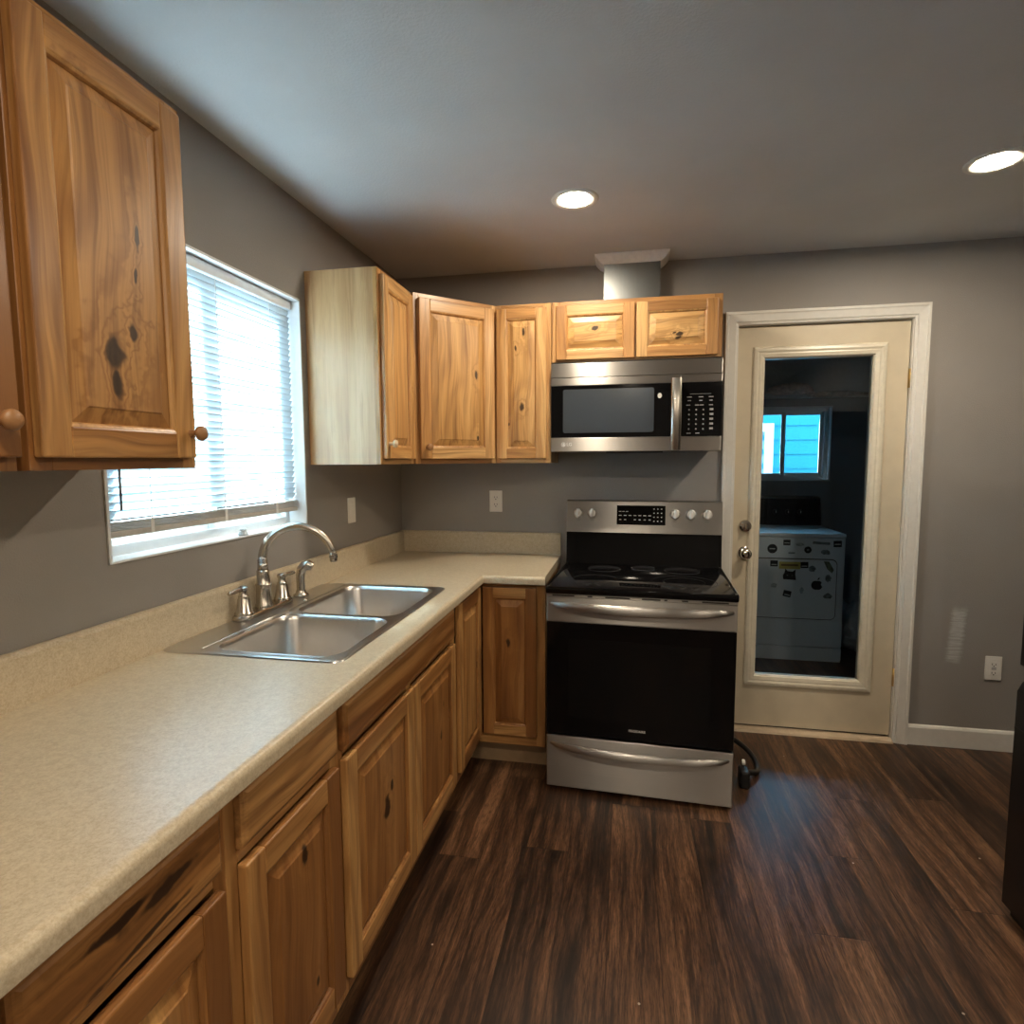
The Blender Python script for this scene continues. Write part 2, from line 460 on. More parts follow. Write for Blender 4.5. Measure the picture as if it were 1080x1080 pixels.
# baseboards
def baseboard(name, a, b, face):
    m = MB()
    if face == '-y': m.prism([(0, 0), (-.014, 0), (-.014, .088), (-.009, .098), (0, .102)], 'x', a, b)
    if face == '-x': m.prism([(XR, 0), (XR - .014, 0), (XR - .014, .088), (XR - .009, .098), (XR, .102)], 'y', a, b)
    if face == '+x': m.prism([(0, 0), (.014, 0), (.014, .088), (.009, .098), (0, .102)], 'y', a, b)
    return struct(name, m, M_WHITE)
baseboard('baseboard_back', 2.642, XR, '-y')
baseboard('baseboard_right', YF, -.014, '-x')
baseboard('baseboard_left', YF, -3.12, '+x')

# door casing: moulded profile along left, head and right with mitres
def casing():
    prof = [(0, 0), (0, -.010), (.010, -.012), (.014, -.016), (.046, -.019), (.052, -.022), (.062, -.022), (.064, -.018), (.064, 0)]  # (out from opening, y)
    x0, x1, z1 = DX0 - .004, DX1 + .006, DZ + .008
    L = [[(x0 - d, y, 0) for d, y in prof], [(x0 - d, y, z1 + d) for d, y in prof],
         [(x1 + d, y, z1 + d) for d, y in prof], [(x1 + d, y, 0) for d, y in prof]]
    m = MB(); m.rings(L); return struct('trim_1', m, M_WHITE)
casing()
# jamb lining and threshold
m = MB(); m.box((DX0 - .012, .0, 0), (DX0 - .003, WT, DZ + .014)); m.box((DX1 + .003, 0, 0), (DX1 + .012, WT, DZ + .014)); m.box((DX0 - .012, 0, DZ + .004), (DX1 + .012, WT, DZ + .014))
struct('trim_2', m, M_WHITE)
m = MB(); m.prism([(-.025, 0), (-.020, .010), (0, .016), (WT, .016), (WT + .02, 0)], 'x', DX0 - .004, DX1 + .004); struct('trim_3', m, simple('pale wood threshold', (.58, .46, .32), .4, noise_amt=.1, scale=20))

# ---------------------------------------------------------------- the door
def door():
    d = thing('door_1', None, None); d['kind'] = 'structure'
    y0, y1 = .018, .062
    g0, g1, h0, h1 = 1.885, 2.463, .255, 1.958      # cutout
    mb = holed('y', y0, y1, DX0, DX1, .026, DZ, [(g0, g1, h0, h1)])
    mb.build('door_slab', M_CREAM, d)
    # moulded lite frame (both sides)
    f = MB()
    for side, yy in ((-1, y0), (1, y1)):
        pr = [(-.016, 0), (-.016, .004), (-.008, .010), (.004, .012), (.014, .008), (.020, .009), (.036, .006), (.043, -.004), (.043, -.018), (-.0005, -.018), (-.0005, 0)]
        L = []
        for cx, cz, sx, sz in ((g0, h0, 1, 1), (g0, h1, 1, -1), (g1, h1, -1, -1), (g1, h0, -1, 1)):
            L.append([(cx + sx * a, yy + side * b, cz + sz * a) for a, b in pr])
        L.append(L[0])
        f.rings(L, cap0=False, cap1=False)
    f.build('lite_frame', simple('ivory lite frame paint', (.74, .68, .54), .32, noise_amt=.05), d, label='ivory moulded frame around the glass')
    gl = MB(); gl.box((g0 + .002, .037, h0 + .002), (g1 - .002, .043, h1 - .002)); gl.build('glass_pane', M_GLASSDOOR, d)
    # deadbolt, knob
    k = MB(); k.lathe([(.0, 0), (.031, 0), (.032, .004), (.029, .012), (.020, .016), (.019, .020), (0, .021)], (1.857, y0, 1.077), '-y', 28, cap=False)
    dd = k.build('deadbolt', M_CHROME, d, 40)
    k = MB(); k.box((1.8535, y0 - .036, 1.062), (1.8605, y0 - .016, 1.092), .003); k.build('thumb_turn', M_CHROME, dd)
    k = MB(); k.lathe([(0, 0), (.032, 0), (.033, .004), (.028, .009), (.013, .012), (.012, .026), (.022, .032), (.0275, .042), (.027, .052), (.020, .060), (.009, .062), (.008, .060), (0, .060)], (1.857, y0, .938), '-y', 32, cap=False)
    k.build('door_knob', M_CHROME, d, 40)
    for z in (1.80, .33):
        k = MB(); k.lathe([(.0, -.045), (.007, -.045), (.007, .045), (0, .045)], (DX1 + .003, .008, z), 'z', 12, cap=False)
        k.build('hinge', M_BRASS, d)
    sw = MB(); sw.box((DX0 + .01, .03, .008), (DX1 - .01, .05, .028)); sw.build('door_sweep', M_BLACKPL, d)
door()

# ---------------------------------------------------------------- windows
def sash(mb, axis, t0, t1, u0, u1, v0, v1, wd):
    """rectangular frame ring"""
    P = (lambda t, u, v: (t, u, v)) if axis == 'x' else (lambda t, u, v: (u, t, v))
    for (a, b, c, e) in ((u0, u0 + wd, v0, v1), (u1 - wd, u1, v0, v1), (u0 + wd, u1 - wd, v0, v0 + wd), (u0 + wd, u1 - wd, v1 - wd, v1)):
        p, q = P(t0, a, c), P(t1, b, e)
        mb.box(tuple(min(i, j) for i, j in zip(p, q)), tuple(max(i, j) for i, j in zip(p, q)), .003)

wn_ = thing('window_1', None, None); wn_['kind'] = 'structure'
m = MB(); sash(m, 'x', -.115, -.07, WY0, WY1, WZ0, WZ1, .035); m.build('window_frame', M_VINYL, wn_)
m = MB(); sash(m, 'x', -.100, -.080, WY0 + .03, -1.42, WZ0 + .03, WZ1 - .03, .045); m.build('sash', M_VINYL, wn_)
m = MB(); sash(m, 'x', -.108, -.090, -1.49, WY1 - .03, WZ0 + .03, WZ1 - .03, .045); m.build('sash', M_VINYL, wn_)
m = MB(); m.box((-.092, WY0 + .06, WZ0 + .06), (-.088, -1.45, WZ1 - .06)); m.box((-.101, -1.46, WZ0 + .06), (-.097, WY1 - .06, WZ1 - .06)); m.build('glass_pane', M_GLASS, wn_)
# white painted reveal lining and sill
m = MB()
m.box((-.07, WY0, WZ0), (.004, WY0 + .008, WZ1)); m.box((-.07, WY1 - .008, WZ0), (.004, WY1, WZ1)); m.box((-.07, WY0, WZ1 - .008), (.004, WY1, WZ1))
m.build('jamb_lining', M_VINYL, wn_)
m = MB(); m.box((-.07, WY0 + .002, WZ0 - .001), (.005, WY1 - .002, WZ0 + .005), .001, seg=1); m.build('window_sill', M_VINYL, wn_)

wn2 = thing('window_2', None, None); wn2['kind'] = 'structure'
m = MB(); sash(m, 'y', YL + .05, YL + .10, LWX0, LWX1, LWZ0, LWZ1, .038); m.build('window_frame', M_VINYL, wn2)
m = MB(); sash(m, 'y', YL + .055, YL + .075, LWX0 + .03, 2.525, LWZ0 + .03, LWZ1 - .03, .03); m.build('sash', M_VINYL, wn2)
m = MB(); sash(m, 'y', YL + .078, YL + .095, 2.50, LWX1 - .03, LWZ0 + .03, LWZ1 - .03, .034); m.build('sash', M_VINYL, wn2)
m = MB(); m.box((LWX0 + .05, YL + .063, LWZ0 + .05), (2.51, YL + .067, LWZ1 - .05)); m.box((2.52, YL + .085, LWZ0 + .05), (LWX1 - .05, YL + .089, LWZ1 - .05)); m.build('glass_pane', M_GLASS, wn2)
m = MB()
for lo, hi in (((LWX0, YL - .004, LWZ0), (LWX0 + .008, YL + .05, LWZ1)), ((LWX1 - .008, YL - .004, LWZ0), (LWX1, YL + .05, LWZ1)), ((LWX0, YL - .004, LWZ1 - .008), (LWX1, YL + .05, LWZ1)), ((LWX0, YL - .010, LWZ0), (LWX1, YL + .05, LWZ0 + .012))):
    m.box(lo, hi)
m.build('jamb_lining', M_VINYL, wn2)
m = MB(); m.tube([(2.522, YL + .045, 1.77), (2.512, YL + .043, 1.66), (2.524, YL + .044, 1.55), (2.514, YL + .044, 1.45), (2.521, YL + .045, 1.35), (2.515, YL + .045, 1.28)], .004, 8); m.build('weather_strip', M_VINYL, wn2)

# mini blind in the kitchen window
def blind():
    b = thing('window_blind', 'white mini blind lowered over the window above the sink', 'blind', (-.043, (WY0 + WY1) / 2, WZ0 + .018))
    W = (WY1 - WY0) / 2 - .014
    z0 = .048; zt = WZ1 - WZ0 - .028
    m = MB(); m.box((-.018, -W, zt - .034), (.016, W, zt), .003); m.build('headrail', M_VINYL, b)
    m = MB(); pitch = .0213; n = int((zt - .045 - z0 - .022) / pitch)
    a = math.radians(62)
    for i in range(n):
        zc = zt - .048 - i * pitch
        pr = []
        for k in range(5):
            s = (k / 4 - .5) * .0255; sag = .0022 * (1 - (2 * (k / 4 - .5)) ** 2)
            # room edge higher, outer edge lower
            pr.append((s * math.cos(a) + sag * math.sin(a), s * math.sin(a) - sag * math.cos(a)))
        bend = lambda y: .0015 * math.sin(i * 1.7 + y * 5)
        L = []
        for q in range(7):
            y = -W + 2 * W * q / 6
            top = [(p, y, zc + z + bend(y)) for p, z in pr]
            bot = [(p - .0005 * math.sin(a), y, zc + z + .0005 * math.cos(a) + bend(y)) for p, z in pr[::-1]]
            L.append(top + bot)
        m.rings(L, smooth=True)
    m.build('slats', M_SLAT, b)
    # extra slats gathered on the bottom rail
    m = MB()
    for k in range(5): m.box((-.013, -W, z0 + .012 + k * .0045), (.013, W, z0 + .0145 + k * .0045), .0006, seg=1)
    m.build('gathered_slats', simple('slat edge', (.55, .53, .49), .5), b)
    m = MB(); m.box((-.014, -W, z0 - .008), (.014, W, z0 + .010), .003); m.build('bottom_rail', simple('bottom rail', (.52, .49, .44), .45), b)
    m = MB()
    for y in (-W + .16, 0.02, W - .14):
        m.box((.0125, y - .0012, z0), (.0137, y + .0012, zt - .03)); m.box((.013, y - .006, z0 - .009), (.0155, y + .006, z0 + .034), .001, seg=1)
    m.build('ladder_cord', simple('white cord', (.75, .74, .70), .7), b)
    m = MB(); m.tube([(.024, -W + .055, zt - .03), (.026, -W + .052, zt - .30), (.026, -W + .050, .11)], .0034, 8); m.build('tilt_wand', simple('smoky wand', (.16, .17, .18), .3), b)
blind()

k = MB(); k.lathe([(0, 0), (.015, 0), (.016, .003), (.012, .010), (.009, .014), (.011, .018), (.010, .021), (0, .022)], (-.012, -1.385, WZ0 + .0055), 'z', 20, cap=False)
o = k.build('suction_hook', simple('clear plastic grey', (.45, .50, .52), .2), None, 40); tag(o, 'small clear plastic button on the white sill below the blind', 'hook')

# ---------------------------------------------------------------- cabinets (local frame: x along the front, -y toward the viewer, z up)
def raised_panel(m, x0, x1, z0, z1, yf, grain='z', origin=None, tone=None, slope=.034):
    """raised panel with sloping margins; yf = front plane of the door frame (smaller = nearer viewer)"""
    yb = yf + .011
    def ring(i, y): return [(x0 + i, y, z0 + i), (x1 - i, y, z0 + i), (x1 - i, y, z1 - i), (x0 + i, y, z1 - i)]
    m.rings([ring(-.006, yb + .004), ring(-.006, yb), ring(.004, yb), ring(slope - .003, yf + .0035), ring(slope, yf + .0015), ring(slope + .002, yf + .0015)],
            cap0=False, cap1=True, grain=grain, origin=origin, tone=tone)

def cab_door(parent, x0, x1, z0, z1, yb, mat, sw=.055, knob=None, pmat=None, rail=None, kmat=None, grain='z', fmat=None):
    """frame-and-raised-panel door, back at y=yb, 20 mm thick"""
    t = .02; yf = yb - t; r = rail or sw
    m = MB(); fm = fmat or mat
    m.box((x0, yf, z0), (x0 + sw, yb, z1), .0035, 'z'); m.box((x1 - sw, yf, z0), (x1, yb, z1), .0035, 'z')
    # stiles/rails inner edges carry a sticking bead
    m.box((x0 + sw - .001, yf + .0005, z0), (x1 - sw + .001, yb, z0 + r), .0035, 'x'); m.box((x0 + sw - .001, yf + .0005, z1 - r), (x1 - sw + .001, yb, z1), .0035, 'x')
    i0, i1, j0, j1 = x0 + sw, x1 - sw, z0 + r, z1 - r
    pr = [(0, .002), (.004, .004), (.007, .009), (.007, .016), (-.002, .016), (-.002, .002)]
    L = [[(cx + sx * a, yf + b, cz + sz * a) for a, b in pr] for cx, cz, sx, sz in ((i0, j0, 1, 1), (i0, j1, 1, -1), (i1, j1, -1, -1), (i1, j0, -1, 1))]
    L.append(L[0]); m.rings(L, cap0=False, cap1=False, grain='z')
    d = m.build('door', fm, parent)
    p = MB(); raised_panel(p, i0 + .003, i1 - .003, j0 + .003, j1 - .003, yf, grain, origin=((x0 + x1) / 2, yf, (z0 + z1) / 2) if pmat else None)
    p.build('panel', pmat or mat, d)
    if knob:
        k = MB(); k.lathe([(0, 0), (.009, 0), (.0075, .004), (.006, .010), (.009, .016), (.0155, .021), (.0165, .026), (.014, .031), (.007, .034), (0, .0345)], (knob[0], yf, knob[1]), '-y', 24, cap=False)
        k.build('knob', kmat or M_KNOB, d, 50)
    return d

def drawer_front(parent, x0, x1, z0, z1, yb, mat, pmat=None):
    m = MB(); t = .02
    def ring(i, y): return [(x0 + i, y, z0 + i), (x1 - i, y, z0 + i), (x1 - i, y, z1 - i), (x0 + i, y, z1 - i)]
    m.rings([ring(0, yb), ring(0, yb - .012), ring(.004, yb - .0165), ring(.007, yb - .017), ring(.012, yb - .020), ring(.014, yb - .020)], cap0=True, cap1=True, grain='x', origin=((x0 + x1) / 2, yb, (z0 + z1) / 2) if pmat else None, tone=.5 if pmat else None)
    return m.build('drawer_front', pmat or mat, parent)

def face_frame(parent, W, z0, z1, yf, mat, stile=.038, rail=.038, rails=(), mullions=(), left=None, right=None):
    """frame 19 mm thick with its front at yf"""
    m = MB(); l = left or stile; r = right or stile
    m.box((0, yf, z0), (l, yf + .019, z1), .001, 'z', 1); m.box((W - r, yf, z0), (W, yf + .019, z1), .001, 'z', 1)
    for a, b in ((z0, z0 + rail), (z1 - rail, z1), *rails): m.box((l, yf, a), (W - r, yf + .019, b), .001, 'x', 1)
    for a, b in mullions: m.box((a, yf, z0 + rail), (b, yf + .019, z1 - rail), .001, 'z', 1)
    return m.build('face_frame', mat, parent)

def carcass(parent, W, z0, z1, depth, mat, name='carcass', back=-.001, top=True):
    m = MB(); t = .012; yf = -depth + .019
    m.box((0.0005, yf, z0), (t, back, z1), 0, 'z'); m.box((W - t, yf, z0), (W - .0005, back, z1 if top else .725), 0, 'z')
    m.box((t, yf, z0 + .004), (W - t, back, z0 + .016), 0, 'x')
    if top: m.box((t, yf, z1 - .016), (W - t, back, z1 - .004), 0, 'x')
    m.box((t, back - .006, z0), (W - t, back, z1), 0, 'z')
    return m.build(name, mat, parent)

UZ0, UZ1, UD = 1.404, 2.162, .305
UH = UZ1 - UZ0

# wood with placed knots (panel-centred coordinates: across, along grain)
K_BIG = wood('hickory with a black knot', [(-.008, -.165, .023, 1.7), (-.004, -.218, .010, 3), (.030, -.12, .010), (.035, .07, .006, 5), (.03, -.01, .005, 4)], mid=(.34, .140, .040), light=(.53, .28, .095), rknots=False, streak=1.3)
K_DIAG = wood('hickory with side knot', [(.09, .035, .011), (.10, -.26, .008)], rknots=False, streak=.5, light=(.72, .44, .18), mid=(.60, .33, .11))
K_NARROW = wood('hickory with small knots', [(.012, .245, .009), (-.03, .17, .008), (.012, -.11, .010), (-.045, -.19, .007)], rknots=False, streak=.5, light=(.72, .44, .18), mid=(.60, .33, .11))
K_OVL = wood('hickory with a split knot', [(.012, .0, .010)], rknots=False, streak=.5, light=(.74, .46, .19), mid=(.62, .34, .11))
K_OVR = wood('hickory with paired knots', [(-.03, .012, .010), (-.045, .005, .008), (-.02, -.01, .006)], rknots=False, streak=.8, light=(.74, .45, .18), mid=(.60, .33, .11))
M_WOODUP = wood('light hickory', light=(.72, .44, .18), mid=(.58, .30, .10), streak=.7)

def upper(name_label, x, y, rz, W, doors, z0=UZ0, z1=UZ1, mat=M_WOODUP, side=None, pm=None, mull=()):
    c = thing('wall_cabinet', name_label, 'cabinet', (x, y, z0), rz)
    h = z1 - z0
    carcass(c, W, 0, h, UD, side or mat)
    face_frame(c, W, 0, h, -UD, mat, mullions=mull)
    for dd in doors: cab_door(c, yb=-UD - .001, mat=mat, **dd)
    return c

# left wall (rz = 90 deg: local x -> +Y, local -y -> +X)
upper('large brown wooden wall cabinet with a black knot, left of the window', 0, -2.346, PI / 2, .372,
      [dict(x0=.006, x1=.352, z0=.022, z1=UH - .022, knob=(.338, .075), pmat=K_BIG, sw=.054)], mat=M_WOOD)
upper('wooden wall cabinet cut off by the left edge of the photo', 0, -2.756, PI / 2, .390,
      [dict(x0=.016, x1=.384, z0=.022, z1=UH - .022, knob=(.351, .078), sw=.054)], mat=M_WOOD)
upper('narrow wall cabinet with pale bare end panel, right of the window', 0, -.964, PI / 2, .352,
      [dict(x0=.016, x1=.336, z0=.022, z1=UH - .022, knob=(.040, .082), kmat=M_KNOBPALE, sw=.05)], side=M_WOODPALE)
upper('tall narrow wall cabinet between the corner cabinet and the microwave', .612, 0, 0, .284,
      [dict(x0=.018, x1=.262, z0=.022, z1=UH - .022, pmat=K_NARROW, sw=.05)])
upper('short two-door wall cabinet above the microwave, under the vent duct', .900, 0, 0, .773,
      [dict(x0=.020, x1=.384, z0=.008, z1=UZ1 - 1.882 - .022, pmat=K_OVL, sw=.05, rail=.046, grain='x'),
       dict(x0=.392, x1=.752, z0=.008, z1=UZ1 - 1.882 - .022, pmat=K_OVR, sw=.05, rail=.046, grain='x')], z0=1.882, mull=[(.372, .402)])

# diagonal corner cabinet
def diag_cab():
    c = thing('corner_wall_cabinet', 'diagonal wooden corner wall cabinet with a wide single door', 'cabinet', (0, 0, UZ0))
    a, b = .610, .305
    m = MB()
    pts = [(.001, -.001), (.001, -a), (b - .012, -a), (a, -b + .012), (a, -.001)]
    ins = [(.012, -.012), (.012, -a + .012), (b - .02, -a + .012), (a - .012, -b + .02), (a - .012, -.012)]
    def loop(p, z): return [(q[0], q[1], z) for q in p]
    m.rings([loop(ins, 0.02), loop(pts, 0), loop(pts, UH), loop(ins, UH - .02)], cap0=True, cap1=True)
    m.build('carcass', M_WOODUP, c)
    # front: local frame turned 45 degrees
    f = bpy.data.objects.new('face_frame', None)
    Wd = math.hypot(a - b, a - b)
    m = MB()
    for lo, hi, g in (((0, -.019, 0), (.026, 0, UH), 'z'), ((Wd - .026, -.019, 0), (Wd, 0, UH), 'z'), ((.026, -.019, 0), (Wd - .026, 0, .034), 'x'), ((.026, -.019, UH - .034), (Wd - .026, 0, UH), 'x')):
        m.box(lo, hi, .001, g, 1)
    ff = m.build('face_frame', M_WOODUP, c)
    R = Matrix.Rotation(PI / 4, 4, 'Z'); T = Matrix.Translation((b - .001, -a + .0135, 0))
    ff.matrix_local = T @ R
    d = cab_door(c, .020, Wd - .018, .022, UH - .022, -.020, M_WOODUP, sw=.054, knob=(.050, .075), pmat=K_DIAG)
    d.matrix_local = T @ R
diag_cab()

# base cabinets
BZ = .868; BD = .600
def base(label, y0, W, fronts, rails=((.722, .748),), mull=(), left=None, right=None):
    c = thing('base_cabinet', label, 'cabinet', (0, y0, 0), PI / 2)
    carcass(c, W, .105, BZ, BD, M_WOOD, top=False)
    face_frame(c, W, .115, BZ, -BD, M_WOOD, stile=.03, rail=.042, rails=rails, mullions=mull, left=left, right=right)
    m = MB(); m.box((0.0005, -.54, 0), (W - .0005, -.525, .115), 0, 'x'); m.build('toe_kick', M_WOODTOE, c)
    for kind, kw in fronts:
        if kind == 'door': cab_door(c, yb=-BD - .001, mat=M_WOOD, **kw)
        else: drawer_front(c, **{**dict(yb=-BD - .001, mat=M_WOODDRAW), **kw})
    return c
B0, B1, B2, B3 = -2.692, -2.312, -1.932, -1.012
base('wooden base cabinet mostly below the bottom left corner of the photo', -3.075, .381,
     [('door', dict(x0=.02, x1=.360, z0=.172, z1=.722)), ('drawer', dict(x0=.02, x1=.360, z0=.750, z1=.858))])
base('wooden base cabinet nearest the camera, its drawer front streaked with black', B0, B1 - B0,
     [('door', dict(x0=.022, x1=.355, z0=.172, z1=.718)), ('drawer', dict(x0=.022, x1=.355, z0=.750, z1=.860, pmat=wood('hickory with black streak', [(.018, .045, .011, 7), (.030, -.03, .006, 12), (-.03, .02, .007, 14)], streak=1.9, rknots=False, dark=(.09, .034, .010))))])
base('wooden base cabinet with one drawer and one door, left of the sink cabinet', B1, B2 - B1,
     [('door', dict(x0=.026, x1=.360, z0=.172, z1=.722, pmat=wood('hickory low knot', [(.01, .17, .013), (.05, -.14, .006)], streak=1.0))), ('drawer', dict(x0=.026, x1=.360, z0=.752, z1=.860))])
base('wide sink base cabinet with two doors under one long false drawer', B2, B3 - B2,
     [('door', dict(x0=.014, x1=.456, z0=.165, z1=.720, pmat=wood('hickory centre knot', [(.0, .02, .020), (.03, .07, .010)], streak=1.2))),
      ('door', dict(x0=.460, x1=.902, z0=.165, z1=.720, pmat=wood('hickory side knots', [(.03, .0, .012), (.06, .10, .006)], streak=1.2))),
      ('drawer', dict(x0=.014, x1=.902, z0=.742, z1=.858))], mull=[(.440, .476)])

def lazy_corner():
    c = thing('corner_base_cabinet', 'L-shaped corner base cabinet with two hinged door leaves, beside the range', 'cabinet', (0, 0, 0))
    m = MB(); t = .012
    m.box((.001, -1.011, .105), (.581, -1.0, .725), 0, 'z'); m.box((.897, -.581, .105), (.909, -.001, BZ), 0, 'z')
    pts = [(.001, -.001), (.001, -1.0), (.581, -1.0), (.581, -.581), (.897, -.581), (.897, -.001)]
    m.rings([[(x, y, .112) for x, y in pts], [(x, y, .125) for x, y in pts]], grain='y')
    m.build('carcass', M_WOOD, c)
    m = MB()
    m.box((.581, -1.011, .115), (.600, -.981, BZ), .001, 'z', 1); m.box((.581, -.981, .115), (.600, -.600, .160), .001, 'y', 1); m.box((.581, -.981, .845), (.600, -.600, BZ), .001, 'y', 1)
    m.box((.581, -.600, .115), (.870, -.581, .160), .001, 'x', 1); m.box((.600, -.600, .845), (.870, -.581, BZ), .001, 'x', 1); m.box((.870, -.600, .115), (.909, -.581, BZ), .001, 'z', 1)
    m.build('face_frame', M_WOOD, c)
    m = MB(); m.box((.525, -1.011, 0), (.540, -.525, .115), 0, 'y'); m.box((.540, -.540, 0), (.909, -.525, .115), 0, 'x'); m.build('toe_kick', M_WOODTOE, c)
    d = cab_door(c, 0, .345, .165, .852, 0, M_WOOD, sw=.052)
    d.matrix_local = Matrix.Translation((.601, -.972, 0)) @ Matrix.Rotation(PI / 2, 4, 'Z')
    cab_door(c, .624, .872, .165, .852, -.601, M_WOOD, sw=.050, pmat=wood('hickory corner knot', [(-.01, .09, .011)], streak=1.1))
lazy_corner()

# ---------------------------------------------------------------- worktop with sink cut-out
CT, CTH, CE, CXE = .907, .038, .635, .912
SX0, SX1, SY0, SY1 = .022, .552, -1.807, -.915
def worktop():
    c = thing('countertop', 'L-shaped beige speckled laminate countertop with rolled front edge', 'countertop', (0, 0, CT - CTH))
    m = MB(); zt, zb = CTH, 0.0; YN = -3.08
    r = .016
    prof = [(.05, zb), (.004, zb), (.0, zb + .004)] + [(r - r * math.cos(a), zt - r + r * math.sin(a)) for a in [i * PI / 2 / 6 for i in range(7)]]
    def at(d, z): return [(CE - d, YN, z), (CE - d, -CE + d, z), (CXE, -CE + d, z)]
    cols = [at(d, z) for d, z in prof]
    L = [[cc[i] for cc in cols] for i in range(3)]
    m.rings(L, close=False, cap0=False, cap1=False)
    xr = CE - r; hx0, hx1, hy0, hy1 = SX0 + .02, SX1 - .018, SY0 + .018, SY1 - .018
    def quad(*p): m.bm.faces.new([m.bm.verts.new((x, y, z)) for x, y, z in p])
    def rect(x0, x1, y0, y1, z): quad((x0, y0, z), (x1, y0, z), (x1, y1, z), (x0, y1, z))
    for z in (zt, zb):
        rect(0.001, xr, YN, hy0, z); rect(0.001, hx0, hy0, hy1, z); rect(hx1, xr, hy0, hy1, z); rect(0.001, xr, hy1, -CE + r, z); rect(0.001, CXE, -CE + r, -.001, z)
    quad((hx0, hy0, zb), (hx1, hy0, zb), (hx1, hy0, zt), (hx0, hy0, zt)); quad((hx0, hy1, zb), (hx1, hy1, zb), (hx1, hy1, zt), (hx0, hy1, zt))
    quad((hx0, hy0, zb), (hx0, hy1, zb), (hx0, hy1, zt), (hx0, hy0, zt)); quad((hx1, hy0, zb), (hx1, hy1, zb), (hx1, hy1, zt), (hx1, hy0, zt))
    quad((CXE, -CE + r, zb), (CXE, -.001, zb), (CXE, -.001, zt), (CXE, -CE + r, zt))
    m.bm.faces.new([m.bm.verts.new(cc[2]) for cc in cols] )
    quad((.001, YN, zb), (xr, YN, zb), (xr, YN, zt), (.001, YN, zt)); m.bm.faces.new([m.bm.verts.new(cc[0]) for cc in cols])
    bmesh.ops.remove_doubles(m.bm, verts=m.bm.verts, dist=.0001)
    m.build('top', M_COUNTER, c, 40)
    bh = .118; tk = .019
    pf = [(.001, zt - .002), (tk, zt - .002), (tk, zt + bh - .012), (tk - .003, zt + bh - .004), (tk - .009, zt + bh), (.001, zt + bh)]
    m = MB(); m.rings([[(a, YN, z) for a, z in pf], [(a, -a, z) for a, z in pf]], smooth=False); m.build('backsplash', M_COUNTER, c)
    m = MB(); m.rings([[(a, -a, z) for a, z in pf], [(CXE, -a, z) for a, z in pf]], smooth=False); m.build('backsplash', M_COUNTER, c)
worktop()

# ---------------------------------------------------------------- sink
def rrect(x0, x1, y0, y1, r, z, n=6):
    P = []
    for cx, cy, a0 in ((x1 - r, y1 - r, 0), (x0 + r, y1 - r, PI / 2), (x0 + r, y0 + r, PI), (x1 - r, y0 + r, 1.5 * PI)):
        for i in range(n + 1):
            a = a0 + PI / 2 * i / n; P.append((cx + r * math.cos(a), cy + r * math.sin(a), z))
    return P
BOWLS = [(.155, .522, -1.772, -1.405), (.155, .522, -1.375, -.958)]
def sink():
    s = thing('kitchen_sink', 'stainless steel double-bowl drop-in sink set in the beige countertop', 'sink', (0, 0, CT))
    m = MB(); bm = m.bm
    # deck: outer rim and two bowl openings filled as one sheet
    loops = [rrect(SX0, SX1, SY0, SY1, .03, .0005), rrect(SX0 + .002, SX1 - .002, SY0 + .002, SY1 - .002, .029, .004), rrect(SX0 + .010, SX1 - .010, SY0 + .010, SY1 - .010, .024, .0055), rrect(SX0 + .016, SX1 - .016, SY0 + .016, SY1 - .016, .020, .0048)]
    R = [[bm.verts.new(p) for p in L] for L in loops]
    n = len(R[0])
    for a, b in zip(R, R[1:]):
        for i in range(n): bm.faces.new((a[i], a[(i + 1) % n], b[(i + 1) % n], b[i]))
    inner = R[-1]
    edges = [bm.edges.get((inner[i], inner[(i + 1) % n])) for i in range(n)]
    for (x0, x1, y0, y1) in BOWLS:
        Rb = [[bm.verts.new(p) for p in L] for L in (
            rrect(x0 - .008, x1 + .008, y0 - .008, y1 + .008, .066, .0048), rrect(x0 - .004, x1 + .004, y0 - .004, y1 + .004, .063, .0054), rrect(x0, x1, y0, y1, .060, .001), rrect(x0 + .004, x1 - .004, y0 + .004, y1 - .004, .058, -.010),
            rrect(x0 + .014, x1 - .014, y0 + .014, y1 - .014, .055, -.120), rrect(x0 + .022, x1 - .022, y0 + .022, y1 - .022, .050, -.145), rrect(x0 + .045, x1 - .045, y0 + .045, y1 - .045, .04, -.160),
            rrect((x0 + x1) / 2 - .05, (x0 + x1) / 2 + .05, (y0 + y1) / 2 - .05, (y0 + y1) / 2 + .05, .0499, -.164))]
        nb = len(Rb[0])
        edges += [bm.edges.get((Rb[0][i], Rb[0][(i + 1) % nb])) or bm.edges.new((Rb[0][i], Rb[0][(i + 1) % nb])) for i in range(nb)]
        for a, b in zip(Rb, Rb[1:]):
            for i in range(nb): bm.faces.new((a[i], a[(i + 1) % nb], b[(i + 1) % nb], b[i]))
        bm.faces.new(Rb[-1])
    bmesh.ops.triangle_fill(bm, use_beauty=True, use_dissolve=False, edges=edges)
    m.build('basin', M_STEELV, s, 35)
    # raised ledge lines behind the bowls
    m = MB(); m.tube([(.128, SY0 + .035, .004), (.128, SY1 - .035, .004)], .0024, 8); m.build('ledge_bead', M_STEELV, s)
    for (x0, x1, y0, y1) in BOWLS:
        m = MB(); m.lathe([(0, .0), (.030, .0), (.036, .003), (.044, .0035), (.045, 0)], ((x0 + x1) / 2, (y0 + y1) / 2, -.164), 'z', 28, cap=False); d = m.build('drain', M_CHROME, s, 40)
        m = MB(); m.lathe([(0, .004), (.026, .004), (.026, .0), (0, 0)], ((x0 + x1) / 2, (y0 + y1) / 2, -.163), 'z', 20, cap=False); m.build('strainer', M_DARKSLOT, d)
sink()
